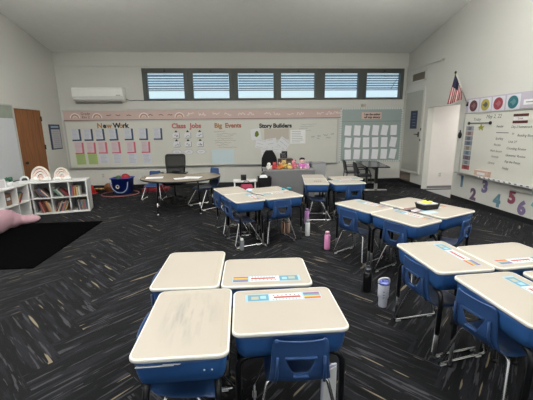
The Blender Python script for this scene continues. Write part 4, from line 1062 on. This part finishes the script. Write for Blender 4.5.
# black rug and pink cushion
bm = bm_new(); loft(bm, [rrect(1.58, 2.14, .01, 2, .001), rrect(1.58, 2.14, .01, 2, .012)], smooth=False)
tag(obj('rug', bm, mat('black_pile', (4, 4, 5), 1.0, noise=.3, scale=200, bump=.3, bscale=500, spec=.03), loc=(-3.455, 5.13, 0)), 'plain black rug on carpet in front of cubbies', 'rug')
bm = bm_new()
ellipsoid(bm, (-.18, -.36, .19), (.115, .46, .20), 20, 12); ellipsoid(bm, (-.06, .16, .09), (.24, .12, .09), 18, 10, rot=Matrix.Rotation(R(22), 3, 'Z')); ellipsoid(bm, (-.17, .0, .12), (.115, .2, .13), 16, 10)
o = obj('floor_cushion', bm, mat('dusty_pink_plush', (184, 146, 156), .95, noise=.08, scale=30), loc=(-3.94, 5.98, .013))
md = o.modifiers.new('rm', 'REMESH'); md.mode = 'VOXEL'; md.voxel_size = .03; md.use_smooth_shade = True
md = o.modifiers.new('sm', 'SMOOTH'); md.iterations = 6
tag(o, 'dusty pink floor cushion at left edge on black rug', 'cushion')

# blue tub and toys by the back wall
t = thing('storage_tub', 'royal blue tub with rope handle against back wall', 'tub', (-3.26, 9.12, 0), R(-4))
M_tub = mat('royal_blue', (22, 52, 146), .45)
bm = bm_new(); loft(bm, [rrect(.42, .34, .06, 5, 0), rrect(.50, .42, .07, 5, .41), rrect(.55, .47, .07, 5, .415), rrect(.55, .47, .07, 5, .435), rrect(.48, .40, .06, 5, .435), rrect(.42, .34, .06, 5, .12)]); obj('body', bm, M_tub, t)
bm = bm_new(); tube(bm, [(-.22, -.245, .35), (-.20, -.27, .20), (-.06, -.28, .06), (.10, -.28, .05), (.22, -.27, .16), (.235, -.245, .34)], .011, 8, .09); obj('rope_handle', bm, mat('pale_blue_rope', (150, 168, 206), .8), t)
bm = bm_new()
for k in range(6):
    a, b = 2 * PI * k / 6 + .1, 2 * PI * (k + 1) / 6 - .06
    for (ro, ri) in ((.055, .032),): quad(bm, [(-.06 + ro * math.cos(a), -.214, .21 + ro * math.sin(a)), (-.06 + ro * math.cos(b), -.214, .21 + ro * math.sin(b)), (-.06 + ri * math.cos(b), -.212, .21 + ri * math.sin(b)), (-.06 + ri * math.cos(a), -.212, .21 + ri * math.sin(a))])
bmesh.ops.translate(bm, vec=(0, .012, 0), verts=bm.verts[:]); bmesh.ops.translate(bm, vec=(0, -.012, 0), verts=bm.verts[:])
obj('logo', bm, M_paper, t, 'white ring logo')
def ball(label, loc, r, m, m2):
    t = thing('ball', label, 'ball', loc)
    bm = bm_new(); ellipsoid(bm, (0, 0, 0), (r, r, r), 18, 12); obj('skin', bm, m, t)
    bm = bm_new()
    for ax in range(3):
        pts = []
        for k in range(25):
            a = 2 * PI * k / 24; p = [r * 1.0 * math.cos(a), r * 1.0 * math.sin(a), 0]; pts.append(Vector(p[ax:] + p[:ax]))
        tube(bm, pts, r * .03, 5)
    obj('seam', bm, m2, t)
ball('red ball sitting inside the blue tub', (-3.17, 9.12, .41), .125, mat('ball_red', (178, 34, 50), .5), mat('ball_dk', (110, 24, 34), .5))
ball('green ball beside red one inside blue tub', (-3.37, 9.16, .40), .085, mat('ball_green', (70, 110, 60), .5), M_blk)
ball('brown basketball on floor left of blue tub', (-3.73, 9.34, .125), .125, mat('ball_orange', (150, 92, 56), .6), M_blk)
bm = bm_new(); tube(bm, [(.48 * math.cos(2 * PI * k / 40), .42 * math.sin(2 * PI * k / 40), 0) for k in range(41)], .012, 8)
tag(obj('hoop', bm, mat('hoop_pink', (150, 92, 96), .5), loc=(-3.30, 8.98, .013)), 'dull pink hoop lying on carpet around blue tub', 'hoop')
s = thing('toy_mat', 'dark red folded mat right of the blue tub', 'mat', (-2.42, 9.30, 0))
bm = bm_new(); box(bm, (0, 0, .05), (.70, .40, .10), .02); obj('lower_fold', bm, mat('dark_red_mat', (120, 24, 34), .7), s)
bm = bm_new(); box(bm, (-.05, .05, .14), (.55, .28, .08), .02); obj('upper_fold', bm, MATS['dark_red_mat'], s)
s = thing('toy_cone', 'red cone leaning by right end of book cubby', 'cone', (-4.10, 9.15, 0))
bm = bm_new(); lathe(bm, [(.07, .02), (.03, .20), (.018, .24), (.0, .245)], 14); obj('body', bm, M_red, s)
bm = bm_new(); box(bm, (0, 0, .01), (.20, .20, .02), .004); obj('base', bm, M_red, s)
s = thing('skateboard', 'long yellow and brown board on floor below outlet', 'board', (-3.98, 9.45, .0))
bm = bm_new(); loft(bm, [rrect(.50, .16, .07, 5, .075), rrect(.50, .16, .07, 5, .09)], smooth=False); obj('deck', bm, mat('mustard', (168, 128, 52), .5), s)
for x in (-.16, .16):
    bm = bm_new(); tube(bm, [(x, -.07, .03), (x, .07, .03)], .03, 10); obj('wheel', bm, M_red, s)
    bm = bm_new(); box(bm, (x, 0, .06), (.05, .05, .035)); obj('truck', bm, M_greymetal, s)

# ---------------------------------------------------------------- bottles on the floor
def bottle(name, label, loc, r, h, body, lid, style='cap', seg=18, lidname='lid'):
    t = thing(name, label, 'bottle', loc)
    bm = bm_new()
    if style == 'tumbler': lathe(bm, [(r * .72, 0), (r * .76, .004), (r * .80, h * .3), (r * .98, h * .38), (r, h * .84), (r * .96, h * .86)], seg)
    else: lathe(bm, [(r * .94, 0), (r, .006), (r, h * .78), (r * .8, h * .84), (r * .62, h * .86)], seg)
    obj('body', bm, body, t)
    bm = bm_new()
    if style == 'tumbler': lathe(bm, [(r * 1.02, h * .85), (r * 1.04, h * .90), (r * .96, h * .93), (r * .3, h * .935)], seg)
    else: lathe(bm, [(r * .72, h * .84), (r * .74, h * .97), (r * .6, h), (0, h)], seg)
    obj('lid', bm, lid, t)
    if style == 'tumbler':
        bm = bm_new(); tube(bm, [(-r * 1.0, 0, h * .86), (-r * 1.05, 0, h * 1.0), (-r * .5, 0, h * 1.06), (r * .5, 0, h * 1.06), (r * 1.05, 0, h * 1.0), (r * 1.0, 0, h * .86)], .008, 8, .03); obj('handle', bm, M_paper, t)
        bm = bm_new(); tube(bm, [(-.01, 0, h * .93), (-.012, .0, h * .97)], .008, 8); obj('spout', bm, mat('navy_lid', (70, 80, 140), .4), t)
        bm = bm_new()
        for k, z in enumerate((.62, .50, .40)):
            a = -1.9; box(bm, (r * .93 * math.cos(a), r * .99 * math.sin(a), h * z), (.02, .004, .008), rot=None)
        obj('print', bm, M_ink, t)
    if style == 'loop':
        bm = bm_new(); tube(bm, [(-.02, 0, h * .95), (-.025, 0, h * 1.10), (.025, 0, h * 1.10), (.02, 0, h * .95)], .006, 8, .03); obj('loop', bm, lid, t)
    return t
bottle('water_bottle', 'white bottle with grey lid on floor between clusters', (1.035, 4.94, 0), .036, .26, mat('bottle_white', (242, 246, 248), .35), mat('lid_grey', (150, 156, 168), .4), 'loop')
bottle('water_bottle', 'bright pink bottle on floor beside middle right cluster', (1.19, 4.31, 0), .042, .265, mat('bottle_pink', (236, 152, 202), .35), mat('lid_pink', (228, 176, 196), .4))
bottle('tumbler', 'white tumbler with blue lid and handle on carpet', (1.33, 2.77, 0), .052, .275, mat('tumbler_white', (222, 224, 240), .3), mat('tumbler_lid', (112, 122, 190), .35), 'tumbler')
bottle('water_bottle', 'black bottle with smoky lid behind white tumbler', (1.29, 3.07, 0), .045, .26, mat('bottle_black', (14, 14, 17), .3), mat('lid_smoke', (58, 62, 70), .3), 'loop')
bottle('water_bottle', 'lilac bottle under far cluster desk end', (1.155, 5.60, 0), .040, .28, mat('bottle_lilac', (190, 134, 196), .35), mat('lid_lilac', (150, 110, 160), .4))
bottle('water_bottle', 'left one of two tan bottles under cluster chair', (.66, 5.10, 0), .034, .20, mat('bottle_tan', (172, 140, 124), .4), mat('lid_tan', (150, 120, 106), .4))
bottle('water_bottle', 'right one of two tan bottles under cluster chair', (.745, 5.12, 0), .034, .20, MATS['bottle_tan'], MATS['lid_tan'])
bottle('water_bottle', 'small clear grey bottle with white cap under left cluster', (-.02, 4.42, 0), .030, .17, mat('bottle_clear', (120, 124, 130), .25), mat('lid_white', (236, 236, 236), .4))
s = thing('folder', 'white folder standing on floor by front right desk leg', 'folder', (.465, 1.59, 0), R(12))
bm = bm_new(); prism(bm, [(-.05, 0), (.05, 0), (.05, .37), (.02, .37), (-.02, .345), (-.04, .30)], .012); obj('cover', bm, mat('lavender_white', (212, 212, 232), .5), s)
bm = bm_new(); prism(bm, [(-.04, .01), (.045, .01), (.045, .36), (.0, .345), (-.03, .29)], .004, at=(0, -.013, 0)); obj('page', bm, M_paper, s)

# ---------------------------------------------------------------- things on desks
DT = .7015
s = thing('pencil_tray', 'black tray of yellow notes and white tissue on middle cluster', 'tray', (2.29, 3.76, DT), R(14))
bm = bm_new(); loft(bm, [rrect(.22, .15, .02, 4, 0), rrect(.25, .18, .025, 4, .065), rrect(.26, .19, .025, 4, .067), rrect(.235, .165, .02, 4, .06), rrect(.21, .14, .02, 4, .03)], smooth=False); obj('body', bm, M_blk, s)
bm = bm_new(); box(bm, (.0, .0, .065), (.21, .13, .02), .004, rot=Matrix.Rotation(R(4), 3, 'Y')); obj('tissue', bm, M_paper, s)
bm = bm_new(); box(bm, (-.02, .0, .082), (.12, .10, .02), .004, rot=Matrix.Rotation(R(20), 3, 'Z')); obj('note_pad', bm, mat('lemon', (226, 222, 84), .6), s)
bm = bm_new(); ellipsoid(bm, (0, 0, .098), (.018, .014, .007), 8, 6); obj('clip', bm, M_blk, s)
def pencil(label, x, y, rz, c, L=.17, th=.004):
    t = thing('pencil', label, 'pencil', (x, y, DT + th), R(rz))
    bm = bm_new(); tube(bm, [(-L / 2, 0, 0), (L / 2, 0, 0)], th, 6); obj('shaft', bm, mat('pencil_%d_%d_%d' % c, c, .5), t)
    bm = bm_new(); tube(bm, [(L / 2, 0, 0), (L / 2 + .018, 0, 0)], [th, .0008], 6); obj('tip', bm, M_wood, t)
pencil('black pencil left of black tray on middle cluster', 2.08, 3.60, 35, (40, 36, 44))
pencil('red pencil just left of black tray', 2.08, 3.78, 12, (150, 60, 64))
pencil('rose pencil far left of black tray', 2.00, 3.72, -8, (190, 120, 130))
for k, (x, y, rz, w, h, c, nm) in enumerate(((2.22, 3.57, 18, .17, .10, (186, 206, 222), 'pale blue paper scrap in front of black tray'), (2.10, 3.66, 40, .14, .09, (200, 186, 196), 'pale pink paper scrap left of black tray'))):
    bm = bm_new(); box(bm, (0, 0, .001), (w, h, .001)); tag(obj('paper_scrap', bm, mat('scrap_%d' % k, c, .7), loc=(x, y, DT + .0006), rot=(0, 0, R(rz))), nm, 'paper')
bm = bm_new(); box(bm, (0, 0, .015), (.05, .045, .03), .012); 
s = tag(obj('eraser', bm, mat('cyan_rubber', (92, 182, 196), .5), loc=(.68, 5.24, DT), rot=(0, 0, .3)), 'left of two cyan erasers on far left cluster desk', 'eraser')
bm = bm_new(); box(bm, (0, 0, .02), (.075, .04, .04), .014); tag(obj('eraser', bm, mat('teal_rubber', (70, 160, 176), .5), loc=(.78, 5.26, DT), rot=(0, 0, -.2)), 'right of two cyan erasers on far left cluster desk', 'eraser')
bm = bm_new(); ellipsoid(bm, (0, 0, .025), (.05, .04, .028), 9, 6)
for v in bm.verts: v.co += Vector((random.uniform(-.006, .006), random.uniform(-.006, .006), abs(random.uniform(-.003, .003))))
tag(obj('crumpled_tissue', bm, mat('pale_blue_tissue', (190, 216, 232), .8), loc=(.12, 5.13, DT + .004)), 'pale blue crumpled tissue on far left cluster desk', 'tissue')
pencil('grey pencil lying on near left desk beside tissue', .20, 4.95, -50, (120, 112, 108))
pencil('dark pencil lying on seam of left cluster', .28, 4.86, -60, (70, 62, 64))
s = thing('sticker_sheet', 'grey speckled sheet on near left desk of far cluster', 'paper', (1.44, 6.02, DT), R(-8))
bm = bm_new(); box(bm, (0, 0, .001), (.16, .14, .001)); obj('sheet', bm, mat('grey_sheet', (176, 170, 162), .7), s)
bm = bm_new()
for i in range(4):
    for j in range(3): box(bm, (-.055 + .037 * i, -.04 + .04 * j, .0017), (.02, .018, .0005))
obj('spots', bm, M_marker, s)

# ---------------------------------------------------------------- added ceiling lamps for even light (unseen, above and behind the frame), daylight
UP, DOWN = 172, 8
for x in (-2.7, 2.7):
    for y in (.2, 2.9, 5.1):
        z = {.2: 4.3, 2.9: 4.2, 5.1: 3.85}[y]
        t = thing('added_lamp', '%s added unseen lamp on %s side of room' % ({.2: 'rearmost', 2.9: 'middle', 5.1: 'front'}[y], 'left' if x < 0 else 'right'), 'lamp', (x, y, z))
        bm = bm_new(); box(bm, (0, 0, .0), (.26, 1.3, .05), .01); obj('housing', bm, M_white, t)
        for yy in (-.5, .5):
            bm = bm_new(); tube(bm, [(0, yy, .02), (0, yy, ceil_z(y + yy) - z + .01)], .006, 6); obj('hanger', bm, M_alu, t)
        for up_, e in ((True, UP), (False, DOWN)):
            la = bpy.data.lights.new('added_lamp_light', 'AREA'); la.shape = 'RECTANGLE'; la.size = .24; la.size_y = 1.25; la.energy = e; la.color = (1, .99, .97)
            lo_ = bpy.data.objects.new('added_lamp_light', la); C.objects.link(lo_); lo_.location = (x, y, z + (.03 if up_ else -.03)); lo_.rotation_euler = (PI if up_ else 0, 0, 0)
w = bpy.data.worlds.new('sky'); bpy.context.scene.world = w; w.use_nodes = True
nt = w.node_tree; bg = nt.nodes['Background']
bg.inputs[0].default_value = (.86, .95, 1.0, 1); bg.inputs[1].default_value = 1.3

# light in the doorway room
la = bpy.data.lights.new('doorway_light', 'AREA'); la.shape = 'RECTANGLE'; la.size = .9; la.size_y = 1.1; la.energy = 28; la.color = (1, .97, .94)
lo_ = bpy.data.objects.new('doorway_light', la); C.objects.link(lo_); lo_.location = (6.6, OY0 + .65, 2.4)

# ---------------------------------------------------------------- camera
cam = bpy.data.cameras.new('camera'); co = bpy.data.objects.new('camera', cam); C.objects.link(co)
pit, yaw, rol = R(12.45), R(4.38), R(-.73)
cy, sy, cp, sp = math.cos(yaw), math.sin(yaw), math.cos(pit), math.sin(pit)
fw = Vector((sy * cp, cy * cp, -sp)); rt = Vector((cy, -sy, 0)); up = rt.cross(fw)
r2 = rt * math.cos(rol) + up * math.sin(rol); u2 = -rt * math.sin(rol) + up * math.cos(rol)
m = Matrix((r2, u2, -fw)).transposed().to_4x4(); m.translation = Vector((0, 0, 1.70)); co.matrix_world = m
cam.sensor_width = 36; cam.lens = 325.0 / 533 * 36; cam.clip_start = .05
sc = bpy.context.scene; sc.camera = co
sc.view_settings.view_transform = 'Standard'; sc.view_settings.look = 'None'; sc.view_settings.exposure = -0.38; sc.view_settings.gamma = 1.0
